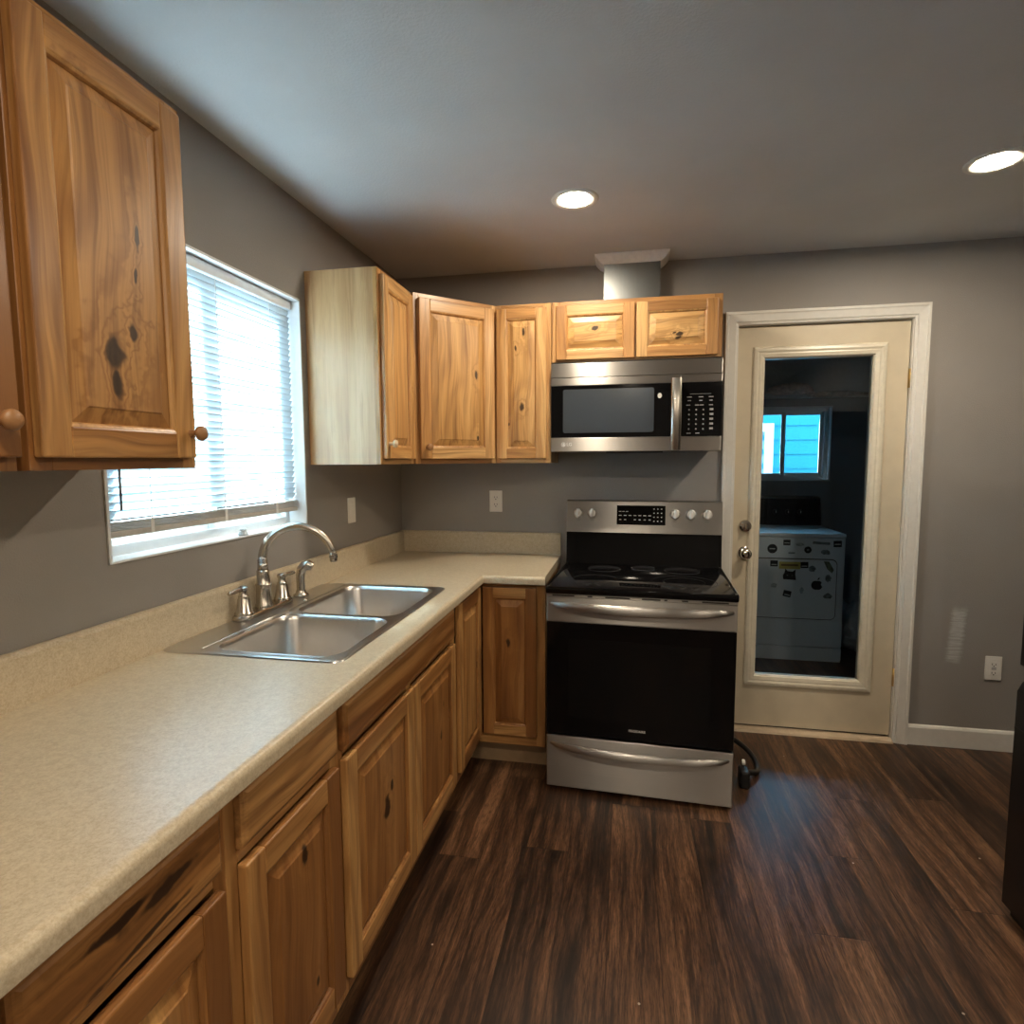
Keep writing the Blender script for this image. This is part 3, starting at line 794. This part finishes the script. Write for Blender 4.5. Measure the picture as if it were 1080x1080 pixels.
k = MB(); k.lathe([(0, 0), (.007, 0), (.008, .004), (.005, .007), (0, .0075)], (.118, -1.235, CT + .0066), 'z', 14, cap=False)
tag(k.build('sink_hole_cap', M_NICKEL, None, 40), 'tiny round metal cap on the sink ledge in front of the faucet', 'cap')

def faucet():
    fx = .052; z0 = CT + .0066
    f = thing('kitchen_faucet', 'brushed nickel high-arc kitchen faucet with two lever handles', 'faucet', (fx, -1.38, z0))
    m = MB(); m.rings([rrect(-.030, .030, -.145, .145, .029, z) for z in (0, .010)] + [rrect(-.026, .026, -.141, .141, .0259, .014)], smooth=False); m.build('base_plate', M_NICKEL, f, 30)
    m = MB(); m.lathe([(0, .014), (.029, .014), (.029, .022), (.026, .026), (.0235, .075), (.0235, .085), (.025, .087), (.0255, .092), (.022, .096), (.020, .130), (.0205, .136), (.017, .140), (0, .140)], (0, 0, 0), 'z', 28, cap=False)
    sw = math.radians(16); R = .117
    m.build('spout_base', M_NICKEL, f, 40)
    path = [(0, 0, .138), (0, 0, .175)]
    for i in range(0, 21):
        a = PI - (PI * .90) * i / 20
        path.append((R + R * math.cos(a), 0, .172 + R * .97 * math.sin(a)))
    e = path[-1]; path.append((e[0] + .007, 0, e[2] - .018))
    path = [(x * math.cos(sw), x * math.sin(sw), z) for x, y, z in path]
    rad = [.0175, .0155] + [.0145 - .002 * i / 20 for i in range(21)] + [.0125]
    m = MB(); m.tube(path, rad, 18); sp = m.build('spout', M_NICKEL, f)
    q = path[-1]; m = MB(); m.lathe([(0, 0), (.013, 0), (.0145, -.006), (.0145, -.012), (.0125, -.014), (.013, -.022), (.011, -.026), (0, -.026)], q, 'z', 20, cap=False); m.build('aerator', M_CHROME, sp, 40)
    for s in (-1, 1):
        y = s * .107
        m = MB(); m.lathe([(0, .012), (.029, .012), (.029, .020), (.025, .024), (.0185, .064), (.016, .068), (.0165, .074), (.013, .078), (.0125, .090), (.016, .094), (.016, .102), (.010, .106), (0, .106)], (0, y, 0), 'z', 26, cap=False)
        h = m.build('handle', M_NICKEL, f, 40)
        m = MB()
        m.tube([(0, y - s * .012, .098), (.002, y + s * .030, .098), (.004, y + s * .068, .097), (.004, y + s * .074, .096)], [.0085, .0075, .0065, .005], 12); m.build('lever', M_NICKEL, h)
faucet()
def sprayer():
    s = thing('side_sprayer', 'brushed nickel pull-out side sprayer standing right of the faucet', 'sprayer', (.060, -1.165, CT + .0066))
    m = MB(); m.lathe([(0, 0), (.028, 0), (.028, .006), (.020, .012), (.017, .022), (0, .022)], (0, 0, 0), 'z', 24, cap=False); m.build('holder', M_NICKEL, s, 40)
    m = MB(); m.tube([(0, 0, .018), (0, 0, .05), (.0, 0, .080), (.004, .001, .100), (.016, .004, .114), (.032, .008, .116), (.044, .011, .110)], [.015, .0155, .0165, .018, .0195, .0195, .014], 18); m.build('spray_head', M_NICKEL, s, 50)
sprayer()

# ---------------------------------------------------------------- range (local: front centre at origin, y into the wall)
def stove():
    R = thing('kitchen_range', 'stainless steel electric range with black glass oven door and cooktop', 'stove', (1.3113, -.7526, 0), math.radians(-2.4))
    w = .379
    m = MB(); m.box((-w + .004, .03, .02), (w - .004, .63, .855)); m.box((-w + .02, .05, 0), (-w + .06, .1, .02)); m.box((w - .06, .05, 0), (w - .02, .1, .02)); m.box((-w + .02, .55, 0), (-w + .06, .6, .02)); m.box((w - .06, .55, 0), (w - .02, .6, .02))
    m.build('body', M_BLACKEN, R)
    # storage drawer
    m = MB(); m.box((-w, 0, .018), (w, .03, .246), .004); d = m.build('drawer', M_STEEL, R)
    def bar(z, half, bow, drop, parent, th=.013):
        n = 25; path = []; rad = []
        for i in range(n):
            t = -1 + 2 * i / (n - 1); e = 1 - abs(t) ** 2.6
            path.append((t * half, .004 - bow * e ** .6, z - drop * (1 - t * t)))
            rad.append(.006 + th * e ** .55)
        mb = MB(); mb.tube(path, rad, 18, .62)
        mb.build('handle', M_STEEL, parent, 60)
    bar(.212, .364, .046, .010, d, .0125)
    # oven door
    m = MB(); m.box((-w, 0, .742), (w, .028, .848), .003); m.box((-w, .006, .254), (w, .030, .742)); dr = m.build('oven_door', M_STEEL, R)
    m = MB(); m.box((-w + .001, 0, .256), (w - .001, .0055, .740), .0015); gp = m.build('glass_panel', M_BLACKGL, dr)
    m = MB(); m.box((-.285, -.0008, .335), (.285, .0002, .672), .0003, seg=1); m.build('oven_window', simple('tinted oven window', (.006, .0062, .0065), .09, spec=.28), gp)
    bar(.818, .366, .046, .004, dr, .0135)
    text_mesh('brand_text', 'FRIGIDAIRE', .0135, M_LEGEND, gp, (.0, -.0006, .297), (PI / 2, 0, 0), bold=.0003)
    # vent strip with slots
    m = MB(); m.box((-w, .002, .849), (w, .03, .8605), .001); vt = m.build('vent_strip', M_STEEL, R)
    for a, b in ((-.355, -.262), (-.208, -.188), (-.135, -.035), (.012, .085), (.10, .112), (.168, .192), (.245, .345)):
        m = MB(); m.box((a, .0012, .8515), (b, .006, .8575)); m.build('vent_slot', M_DARKSLOT, vt)
    # cooktop
    m = MB(); m.box((-w - .003, -.008, .8615), (w + .003, .615, .892), .006); ct = m.build('cooktop', M_BLACKGL, R, 35)
    m = MB()
    def ring(cx, cy, r, t=.0022):
        m.rings([[(cx + rr * math.cos(2 * PI * k / 48), cy + rr * math.sin(2 * PI * k / 48), z) for k in range(48)] for rr, z in ((r, .8922), (r, .8926), (r + t, .8926), (r + t, .8922))], cap0=False, cap1=False)
    ring(-.195, .19, .095); ring(.185, .20, .135); ring(.185, .20, .085); ring(-.175, .45, .078); ring(.19, .465, .080); ring(.01, .50, .055)
    m.build('burner_ring', M_RING, ct)
    for x in (-w + .002, w - .010): m = MB(); m.box((x, .0, .8915), (x + .008, .60, .8945), .001); m.build('side_trim', M_STEEL, ct)
    # backguard: black glass foot and steel control panel
    m = MB(); m.prism([(.575, .889), (.592, 1.052), (.64, 1.052), (.64, .889)], 'x', -w, w); m.build('backguard', M_BLACKGL, R)
    m = MB(); m.prism([(.580, 1.0525), (.584, 1.080), (.600, 1.208), (.606, 1.2125), (.642, 1.2125), (.642, 1.0525)], 'x', -w, w); cp = m.build('control_panel', M_STEEL, R)
    def on(x, z): return (x, .584 + (z - 1.080) * .016 / .128, z)
    tilt = math.atan2(.016, .128)
    m = MB(); a = on(0, 1.094); b = on(0, 1.190)
    m.prism([(a[1] - .003, a[2]), (b[1] - .003, b[2]), (b[1] + .002, b[2]), (a[1] + .002, a[2])], 'x', -.125, .112); dp = m.build('display', M_BLACKGL, cp)
    m = MB()
    def dash(x0, x1, z, h=.005, y=-.0036):
        p = on(0, z); q = on(0, z + h)
        m.prism([(p[1] + y, p[2]), (q[1] + y, q[2]), (q[1] + y + .0007, q[2]), (p[1] + y + .0007, p[2])], 'x', x0, x1)
    for x in (-.115, -.098, -.081): dash(x, x + .012, 1.158, .003)
    for k in range(7): dash(-.115 + k * .024, -.101 + k * .024, 1.138, .004); 
    for k in (0, 1, 3, 4, 5, 6): dash(-.113 + k * .024, -.103 + k * .024, 1.117, .004)
    for r in range(4):
        for c in range(3): dash(.054 + c * .018, .060 + c * .018, 1.111 + r * .020, .0045)
    m.build('legend', M_LEGEND, dp)
    for x in (-.318, -.248, .158, .232, .308):
        p = on(x, 1.148)
        k = MB(); k.lathe([(0, 0), (.026, 0), (.026, .003), (.022, .006), (.0205, .020), (.0185, .024), (0, .0245)], (0, 0, 0), '-y', 28, cap=False)
        kn = k.build('knob', simple('knob steel', (.66, .64, .60), .3, metal=.85), cp, 40); kn.location = p; kn.rotation_euler = (-tilt, 0, 0)
        g = MB(); g.box((-.0075, -.040, -.022), (.0075, -.022, .022), .003); gr = g.build('grip', simple('grip white steel', (.78, .77, .74), .3, metal=.3), kn); gr.rotation_euler = (0, .1, 0)
        m = MB(); dash_z = 1.112; q = on(x, dash_z); m.box((x - .009, q[1] - .0008, q[2]), (x + .009, q[1] + .0006, q[2] + .003)); m.build('legend', M_LEGEND_DIM, cp)
    return R
stove()

# power cord behind / beside the range
def cord():
    c = thing('power_cord', 'black range power cord lying on the floor beside the range', 'cord', (1.80, -.40, 0))
    m = MB()
    P = [(-.075, .21, .05), (-.02, .20, .045), (.04, .12, .03), (.062, .03, .018), (.05, -.05, .016), (.012, -.095, .03), (-.018, -.115, .04)]
    # smooth the path
    pts = []
    for i in range(len(P) - 1):
        p0, p1, p2, p3 = P[max(i - 1, 0)], P[i], P[i + 1], P[min(i + 2, len(P) - 1)]
        for k in range(6):
            t = k / 6; pts.append(tuple(.5 * ((2 * b) + (-a + cc) * t + (2 * a - 5 * b + 4 * cc - d) * t * t + (-a + 3 * b - 3 * cc + d) * t ** 3) for a, b, cc, d in zip(p0, p1, p2, p3)))
    pts.append(P[-1]); m.tube(pts, .0125, 12); m.build('cable', M_BLACKPL, c)
    m = MB(); m.box((-.045, -.185, .0), (-.005, -.115, .075), .008); pl = m.build('plug', M_BLACKPL, c)
    m = MB(); m.lathe([(0, -.008), (.011, -.006), (.013, 0), (.011, .006), (0, .008)], (-.022, -.12, .088), 'x', 16, cap=False); m.build('cap', M_PLASTIC, pl, 60, label='small white plastic cap')
cord()

# ---------------------------------------------------------------- microwave (local: left front bottom, y into the wall)
def microwave():
    W, Hh, D = .772, .408, .352
    R = thing('microwave', 'stainless over-the-range microwave with black window and vertical handle', 'microwave', (.9005, -.356, 1.457))
    m = MB(); m.box((.004, .03, .006), (W - .004, D, Hh + .012)); m.build('body', M_BLACKPL, R)
    m = MB(); m.box((0, .004, Hh - .062), (W, .034, Hh + .004), .003); m.build('vent_panel', M_STEEL, R)
    dw = .590
    m = MB(); m.box((0, 0, .0), (dw, .034, .066), .003); m.box((0, 0, Hh - .100), (dw, .034, Hh - .064), .003); m.box((.001, .003, .066), (dw - .001, .034, Hh - .1))
    d = m.build('door', M_STEEL, R)
    m = MB(); m.box((.0015, .0, .0665), (dw, .003, Hh - .1005), .0008, seg=1); g = m.build('glass_panel', M_BLACKGL, d)
    m = MB(); m.rings([[(x, -.0006, z) for x, z, _ in [(p[0], p[1], 0) for p in rrect(.058, .475, .088, .290, .010, 0)]], [(x, .0004, z) for x, z in [(p[0], p[1]) for p in rrect(.058, .475, .088, .290, .010, 0)]]]); m.build('window', M_BLACKGL2, g)
    n = 13; path = [(.571, -.022 - .030 * math.sin(PI * (.12 + .76 * i / (n - 1))), .004 + .322 * i / (n - 1)) for i in range(n)]
    m = MB(); L = []
    for x, y, z in path: L.append([(x + .023 * math.cos(a), y + .006 - .009 * math.sin(a), z) for a in [2 * PI * k / 20 for k in range(20)]])
    m.rings(L, smooth=True); m.box((.560, -.036, .014), (.582, .002, .034), .003); m.box((.560, -.036, .296), (.582, .002, .316), .003); m.build('handle', M_NICKEL, d, 40)
    # control side
    m = MB(); m.box((dw + .001, 0, 0), (W, .034, .066), .003); m.box((dw + .001, 0, Hh - .100), (W, .034, Hh - .064), .003); m.box((dw + .002, .003, .066), (W - .001, .034, Hh - .1)); cpn = m.build('control_panel', M_STEEL, R)
    m = MB(); m.box((dw + .0015, .0, .0665), (W - .0005, .003, Hh - .1005), .0008, seg=1); k = m.build('keypad', M_BLACKGL, cpn)
    m = MB()
    def dash(x, z, wd=.012, h=.004): m.box((x - wd / 2, -.0006, z), (x + wd / 2, .0002, z + h))
    for x in (.630, .680, .724): dash(x, .240, .02); dash(x, .224, .014)
    dash(.678, .255, .09, .0012)
    for x in (.626, .664, .684, .724): dash(x, .204, .017, .004)
    for r in range(5):
        for x in (.630, .661, .692): dash(x, .096 + r * .0215, .006, .006)
        dash(.727, .096 + r * .0215, .016, .009)
    for x in (.630, .668): dash(x, .078, .018, .004)
    m.build('legend', M_LEGEND_DIM, k)
    # maker's mark at the lower left
    m = MB(); m.rings([[(.060 + r * math.cos(2 * PI * i / 28), y, .034 + r * math.sin(2 * PI * i / 28)) for i in range(28)] for r, y in ((.0105, 0), (.0105, -.0006), (.0, -.0007))], cap0=False, cap1=False); mk = m.build('brand_disc', M_LEGEND, d)
    m = MB(); m.rings([[(.0605 + r * math.cos(a), y, .034 + r * math.sin(a)) for a in [PI * .0 + i * 1.5 * PI / 20 for i in range(21)] ] for r, y in ((.0066, -.0008), (.0066, -.0012), (.0082, -.0012), (.0082, -.0008))], close=False, cap0=False, cap1=False); m.box((.0615, -.0012, .0332), (.0685, -.0008, .0348)); m.box((.0565, -.0012, .030), (.058, -.0008, .040)); m.build('brand_symbol', M_LEGEND_DIM, mk)
    text_mesh('brand_text', 'LG', .021, M_LEGEND, d, (.088, -.0008, .034), (PI / 2, 0, 0), bold=.0004)
    # round sticker label on the glass
    m = MB(); m.rings([[(.500 + r * .8 * math.cos(2 * PI * i / 20), y, .252 + r * math.sin(2 * PI * i / 20)) for i in range(20)] for r, y in ((.012, 0), (.012, -.0006), (.0, -.0006))], cap0=False, cap1=False); m.build('sticker', M_PLASTIC, g, label='small round white sticker')
    m = MB(); m.box((.06, .06, -.002), (.22, .20, .006)); m.box((.26, .04, -.006), (.52, .25, .006)); m.box((.56, .06, -.002), (.70, .20, .006)); m.build('filter_grille', M_BLACKPL, R)
microwave()

# ---------------------------------------------------------------- vent duct
def duct():
    d = thing('vent_duct', 'grey sheet-metal vent duct rising from cabinet to ceiling', 'duct', (1.269, -.068, UZ1))
    m = MB(); hw = .134; hd = .062
    m.rings([[(-hw, -hd, z), (hw, -hd, z), (hw, hd, z), (-hw, hd, z)] for z in (-.002, H - UZ1 - .001)]); m.box((hw - .004, -hd - .002, 0), (hw + .002, -hd + .01, H - UZ1 - .03)); m.build('duct_sheet', M_GALV, d)
    # moulding collar wrapped round the top
    pr = [(0, -.040), (.005, -.039), (.012, -.036), (.024, -.028), (.036, -.016), (.044, -.006), (.046, 0), (0, 0)]
    zc = H - UZ1 - .0005
    L = [[(-hw - a, hd, zc + b) for a, b in pr], [(-hw - a, -hd - a, zc + b) for a, b in pr], [(hw + a, -hd - a, zc + b) for a, b in pr], [(hw + a, hd, zc + b) for a, b in pr]]
    m = MB(); m.rings(L); m.build('collar', simple('pale grey moulding', (.82, .82, .80), .4), d, label='white moulding collar at the ceiling')
duct()

# ---------------------------------------------------------------- recessed lights
def can_light(x, y, label, group=None):
    c = thing('recessed_ceiling_light', label, 'light', (x, y, H), 0, group)
    m = MB(); m.lathe([(.060, -.001), (.066, -.004), (.084, -.006), (.090, -.003), (.091, 0)], (0, 0, 0), 'z', 40, cap=False); m.build('trim_ring', M_WHITE, c, 50)
    m = MB(); m.lathe([(0, -.0035), (.061, -.0035), (.062, -.001)], (0, 0, 0), 'z', 40, cap=False); m.build('diffuser', M_LAMP, c)
    return c
can_light(1.048, -.79, 'round lit recessed ceiling light in front of the vent duct')
can_light(2.465, -.79, 'round lit recessed ceiling light at the right edge of the photo')
for x, y in ((1.05, -2.9), (2.47, -2.9), (1.3, -4.8), (2.47, -4.8)):  # unseen lights, added to spread the room's lighting evenly
    can_light(x, y, 'round lit recessed ceiling light added out of view behind the camera', 'added ceiling lights behind the camera')

# ---------------------------------------------------------------- outlets and switch
def plate(kind, loc, rz, label):
    p = thing('wall_outlet' if kind != 'switch' else 'light_switch', label, 'outlet' if kind != 'switch' else 'switch', loc, rz)
    m = MB(); m.box((-.036, -.006, -.059), (.036, 0, .059), .003); pl = m.build('cover_plate', M_PLASTIC, p)
    if kind == 'duplex':
        for z in (.0195, -.0195):
            m = MB(); m.rings([[(q[0], y, q[1] + z) for q in rrect(-.0165, .0165, -.0135, .0135, .010, 0)] for y in (-.005, -.0075)]); s = m.build('socket', M_PLASTIC, p)
            k = MB(); k.box((-.0085, -.0078, z - .001), (-.006, -.007, z + .008)); k.box((.006, -.0078, z - .001), (.0085, -.007, z + .007)); k.lathe([(0, .0072), (.003, .0072), (.003, .0079), (0, .0079)], (0, 0, z - .008), '-y', 10, cap=False); k.build('slots', M_DARKSLOT, s)
    elif kind == 'gfci':
        m = MB(); m.box((-.0165, -.0085, -.0335), (.0165, -.004, .0335), .0015); s = m.build('socket', M_PLASTIC, p)
        for z in (.020, -.022): k = MB(); k.box((-.0085, -.0089, z - .004), (-.006, -.008, z + .005)); k.box((.006, -.0089, z - .004), (.0085, -.008, z + .004)); k.box((-.0025, -.0089, z - .011), (.0025, -.008, z - .006)); k.build('slots', M_DARKSLOT, s)
        k = MB(); k.box((-.010, -.0092, -.006), (.010, -.0082, -.001)); k.box((-.010, -.0092, .002), (.010, -.0082, .006)); k.build('test_button', M_LEGEND_DIM, s)
    else:
        m = MB(); m.box((-.0165, -.0085, -.0335), (.0165, -.004, .0335), .0015); s = m.build('rocker', M_PLASTIC, p)
        k = MB(); k.box((-.015, -.0105, .002), (.015, -.008, .031), .001); k.build('rocker_face', M_PLASTIC, s)
plate('duplex', (.552, 0, 1.194), 0, 'white duplex outlet on the back wall under the narrow cabinet')
plate('switch', (0, -.622, 1.190), PI / 2, 'white wall switch plate beside the window above the countertop')
plate('gfci', (3.003, 0, .409), 0, 'white outlet low on the grey wall right of the door')

# ---------------------------------------------------------------- refrigerator
def fridge():
    f = thing('refrigerator', 'black refrigerator at the right edge of the photo', 'refrigerator', (2.426, -1.155, 0))
    D, W = .76, .76
    m = MB(); m.box((.07, -W, .02), (D - .01, -.004, 1.74), .006); m.build('body', M_FRIDGE, f)
    m = MB(); m.box((0, -W, .795), (.066, 0, 1.73), .006, seg=3); up = m.build('door', M_FRIDGE, f)
    m = MB(); m.prism([(0, .035), (0, .715), (.012, .742), (.040, .762), (.066, .762), (.066, .035)], 'y', -W, 0); lo = m.build('door', M_FRIDGE, f)
    m = MB(); m.box((.014, -W + .02, .764), (.060, -.02, .792)); m.build('grip_recess', M_BLACKPL, f)
    m = MB(); m.box((-.003, -W + .02, .60), (.001, -.004, .606)); m.build('trim_line', M_BLACKPL, lo)
    m = MB(); m.tube([(-.005, -W + .06, .85), (-.045, -W + .06, .88), (-.045, -W + .06, 1.40), (-.005, -W + .06, 1.43)], .012, 12); m.build('handle', M_BLACKPL, up)
    m = MB(); m.box((.02, -W + .01, 0), (.06, -.01, .03)); m.build('kick_grille', M_BLACKPL, f)
fridge()

# ---------------------------------------------------------------- laundry room
M_DRY = simple('white dryer enamel', (.80, .82, .83), .30, noise_amt=.03)
M_STK = simple('black sticker', (.012, .012, .014), .45)
M_STKG = simple('grey sticker', (.20, .23, .24), .45, noise_amt=.5, scale=60)
M_STKY = simple('yellow sticker', (.55, .45, .12), .45)
M_STKW = simple('white print', (.6, .6, .58), .45)
def dryer():
    W, D, Z = .69, .66, .905
    X0, Y0 = 2.05, 1.192
    d = thing('clothes_dryer', 'white front-loading dryer covered in stickers behind the door glass', 'dryer', (X0, Y0, 0))
    m = MB(); m.box((.002, .004, .10), (W - .002, D, Z - .03), .006); m.box((.004, .006, .0), (W - .004, D - .02, .098)); m.build('body', M_DRY, d)
    m = MB(); m.box((0, -.006, Z - .028), (W, D, Z), .008, seg=3); m.build('top_panel', M_DRY, d)
    m = MB(); m.box((.002, -.001, .012), (W - .002, .006, .098), .003); m.build('kick_panel', M_DRY, d)
    m = MB(); m.box((.003, -.002, .104), (W - .003, .006, .296), .003); m.build('lower_panel', M_DRY, d)
    m = MB(); pts = rrect(.03, W - .055, .305, .722, .035, 0)
    m.rings([[(p[0] + 0, y, p[1]) for p in pts] for y in (.006, -.008)]); dr = m.build('door', M_DRY, d)
    m = MB(); o_ = rrect(.024, W - .049, .299, .728, .040, 0); i_ = rrect(.0305, W - .0555, .3055, .7215, .035, 0)
    m.rings([[(p[0], y, p[1]) for p in L] for L, y in ((o_, .003), (o_, -.0012), (i_, -.0012), (i_, .003))], cap0=False, cap1=False); m.build('door_seal', M_DARKSLOT, d)
    m = MB(); m.prism([(D - .13, Z - .002), (D - .085, Z + .205), (D - .07, Z + .218), (D, Z + .218), (D, Z - .002)], 'x', .004, W - .004); c = m.build('console', M_BLACKEN, d)
    m = MB(); m.box((.004, D - .09, Z + .205), (W - .004, D, Z + .220), .003); m.build('console_cap', M_STEEL, c)
    def on(z): return D - .13 + (z - Z) * .045 / .205
    for x in (.36, .45, .54):
        z = Z + .10; k = MB(); k.lathe([(0, 0), (.022, 0), (.020, .016), (0, .017)], (x, on(z), z), '-y', 20, cap=False); kn = k.build('dial', M_BLACKPL, c, 40)
        k = MB(); k.box((x - .003, on(z) - .019, z - .006), (x + .003, on(z) - .016, z + .012)); k.build('pointer', M_STKW, kn)
    YF_ = -.0022; YD = -.0084
    def poly(name, pts, y, mat, label=None):
        m = MB(); m.prism(pts, 'y', y, y - .0008); return m.build(name, mat, d, label=label)
    def sq(x, z, s, mat, rot=0, asp=1.0, y=YD):
        c_, s_ = math.cos(rot), math.sin(rot); P = [(-s, -s * asp), (s, -s * asp), (s, s * asp), (-s, s * asp)]
        return [(x - X0 + a * c_ - b * s_, z + a * s_ + b * c_) for a, b in P]
    def circ(x, z, r, n=20): return [(x - X0 + r * math.cos(2 * PI * i / n), z + r * math.sin(2 * PI * i / n)) for i in range(n)]
    def blob(x, z, r, seed, n=16, asp=1.0):
        q = random.Random(seed); return [(x - X0 + r * q.uniform(.7, 1.15) * math.cos(2 * PI * i / n), z + asp * r * q.uniform(.7, 1.15) * math.sin(2 * PI * i / n)) for i in range(n)]
    YT = .0035
    # upper band of the front
    for x, z, s, r in ((2.362, .838, .023, 0), (2.688, .835, .026, .04)):
        poly('sticker', sq(x, z, s, None, r, .85), YT, M_STK, 'square black sticker'); poly('sticker_print', sq(x, z - .003, s * .7, None, r, .18), YT - .0006, M_STKW)
    poly('sticker', circ(2.268, .792, .033), YT, M_STK, 'round black sticker'); poly('sticker', circ(2.500, .789, .024), YT, M_STK, 'round black sticker')
    poly('sticker_print', circ(2.500, .789, .008), YT - .0006, M_STKG); poly('sticker_print', sq(2.268, .792, .018, None, 0, .2), YT - .0006, M_STKW)
    poly('sticker', sq(2.585, .838, .055, None, -.06, .16), YT, M_STKG, 'long dark sticker strip'); poly('sticker', blob(2.614, .775, .032, 3, asp=.6), YT, M_STKG, 'grey blotchy sticker')
    poly('sticker', blob(2.445, .825, .030, 5, asp=.45), YT, simple('pale sticker', (.45, .48, .48), .5, noise_amt=.4, scale=90), 'pale scribble sticker')
    poly('emblem_print', sq(2.395, .765, .022, None, 0, .2), YT, M_STKG)
    # on the door
    for x, z, s, r in ((2.280, .690, .025, 0), (2.478, .684, .025, .03), (2.372, .478, .026, -.2)):
        poly('sticker', sq(x, z, s, None, r, .85), YD, M_STK, 'square black sticker'); poly('sticker_print', sq(x, z - .008, s * .7, None, r, .18), YD - .0006, M_STKW)
    poly('sticker', sq(2.382, .679, .070, None, 0, .36), YD, M_STKY, 'yellow rectangular sticker'); poly('sticker_print', sq(2.382, .681, .055, None, 0, .12), YD - .0006, simple('brown print', (.18, .10, .04), .5))
    cx, cz = 2.385 - X0, .612
    poly('sticker', [(cx - .042, cz - .032), (cx + .042, cz - .036), (cx + .036, cz + .004), (cx + .037, cz + .040), (cx + .018, cz + .024), (cx - .014, cz + .026), (cx - .030, cz + .044), (cx - .036, cz + .010), (cx - .044, cz + .0)], YD, M_STK, 'black animal-ear shaped sticker')
    for sx in (-1, 1): poly('sticker_print', [(cx + sx * .016 + a, cz - .004 + b) for a, b in ((-.007, 0), (0, -.004), (.007, 0), (0, .005))], YD - .0006, M_STKG)
    # fruit-shaped emblem with a bite and a leaf
    ax, az = 2.563 - X0, .545; P = []
    for i in range(36):
        a = PI / 2 + 2 * PI * i / 36; r = .036 * (1 - .16 * math.exp(-((i if i < 18 else 36 - i) / 2.2) ** 2) - .10 * math.exp(-((i - 18) / 2.0) ** 2))
        x, z = r * math.cos(a) * 1.02, r * math.sin(a) * .98
        if math.hypot(x - .040, z - .006) < .016:
            t = math.atan2(z - .006, x - .040); x, z = .040 + .016 * math.cos(t), .006 + .016 * math.sin(t)
        P.append((ax + x, az + z))
    poly('sticker', P, YD, M_STK, 'black apple-shaped sticker'); poly('sticker', [(ax + .002, az + .036), (ax + .006, az + .050), (ax + .018, az + .056), (ax + .014, az + .042)], YD, M_STK, 'black leaf of the apple-shaped sticker')
    poly('sticker', blob(2.530, .660, .026, 9, asp=.9), YD, M_STKG, 'grey blotchy sticker'); poly('sticker', [(2.60 - X0, .715), (2.635 - X0, .712), (2.668 - X0, .655), (2.655 - X0, .632), (2.625 - X0, .660)], YD, simple('olive sticker', (.16, .18, .12), .5, noise_amt=.5, scale=60), 'slanted olive sticker')
    poly('sticker', blob(2.632, .595, .024, 12, asp=1.1), YD, M_STKG, 'grey blotchy sticker'); poly('sticker', blob(2.634, .470, .028, 15, asp=.75), YD, M_STKG, 'grey blotchy sticker')
    poly('sticker', blob(2.285, .533, .022, 21, asp=.9), YD, simple('pale sticker', (.45, .48, .48), .5, noise_amt=.4, scale=90), 'pale scribble sticker'); poly('sticker', blob(2.466, .505, .014, 23, asp=1.9), YD, simple('pale blue sticker', (.40, .46, .52), .5, noise_amt=.3, scale=90), 'pale tall sticker')
    poly('sticker', sq(2.658, .372, .026, None, -.05, .2), YF_, M_STKG, 'thin grey badge strip')
dryer()

def crumple(name, label, cat, c, size, seed, mat, sub=4, amp=.35):
    bm = bmesh.new(); bmesh.ops.create_icosphere(bm, subdivisions=sub, radius=1)
    from mathutils import noise as N
    for v in bm.verts:
        p = v.co.copy()
        n = N.noise(p * 1.8 + Vector((seed, 0, 0))) * amp + N.noise(p * 4.5 + Vector((0, seed, 0))) * amp * .55 + abs(N.noise(p * 9 + Vector((0, 0, seed)))) * amp * .4
        q = p * (1 + n); v.co = Vector((q.x * size[0], q.y * size[1], max(q.z, -.72) * size[2]))
    for f in bm.faces: f.smooth = True
    me = bpy.data.meshes.new(name); bm.to_mesh(me); bm.free(); me.materials.append(mat)
    o = bpy.data.objects.new(name, me); COL.objects.link(o); o.location = c
    return tag(o, label, cat)
crumple('insulation_tuft', 'crumpled pinkish insulation hanging along the soffit above the laundry window', 'insulation', (2.50, YL - .125, 1.955), (.17, .045, .05), 3, simple('pinkish insulation', (.75, .58, .50), .9, noise_amt=.35, scale=25))
crumple('insulation_strip', 'thin torn pale strip along the soffit right of the insulation', 'insulation', (2.86, YL - .112, 1.915), (.20, .025, .022), 8, simple('pale torn paper', (.62, .52, .46), .9, noise_amt=.3, scale=25))
crumple('plastic_bag', 'crumpled white plastic bag on the floor beside the dryer', 'bag', (2.93, 1.62, .135), (.14, .16, .19), 5, simple('white bag', (.55, .57, .60), .5))

# ---------------------------------------------------------------- outside
m = MB(); m.box((-9, -9, -.30), (12, 9, -.20)); struct('ground', m, M_GRASS)
def neighbour():
    n = thing('neighbouring_house', 'teal lap-sided house wall seen through the laundry window', 'house', (2.8, 3.6, -.2))
    m = MB(); e = .152; z = 0
    for i in range(16):
        z0 = i * e
        m.prism([(.0, z0), (-.016, z0), (-.004, z0 + e), (.0, z0 + e)], 'x', -4, 5)
    m.box((-4, 0, 0), (5, .12, 16 * e)); m.build('siding', M_SIDING, n)
    m = MB(); x1 = .0
    for lo, hi in (((-.09, -.035, 1.2), (.0, -.0, 2.0)), ((-.95, -.035, 1.91), (-.09, 0, 2.0)), ((-.95, -.035, 1.2), (-.86, 0, 1.91)), ((-.98, -.045, 1.13), (.03, 0, 1.2))): m.box(lo, hi, .004)
    w_ = m.build('window', M_VINYL, n, label='white window trim')
    m = MB(); m.box((-.86, -.012, 1.2), (-.09, -.008, 1.91)); m.build('pane', simple('neighbour pane', (.25, .33, .38), .08), w_)
neighbour()
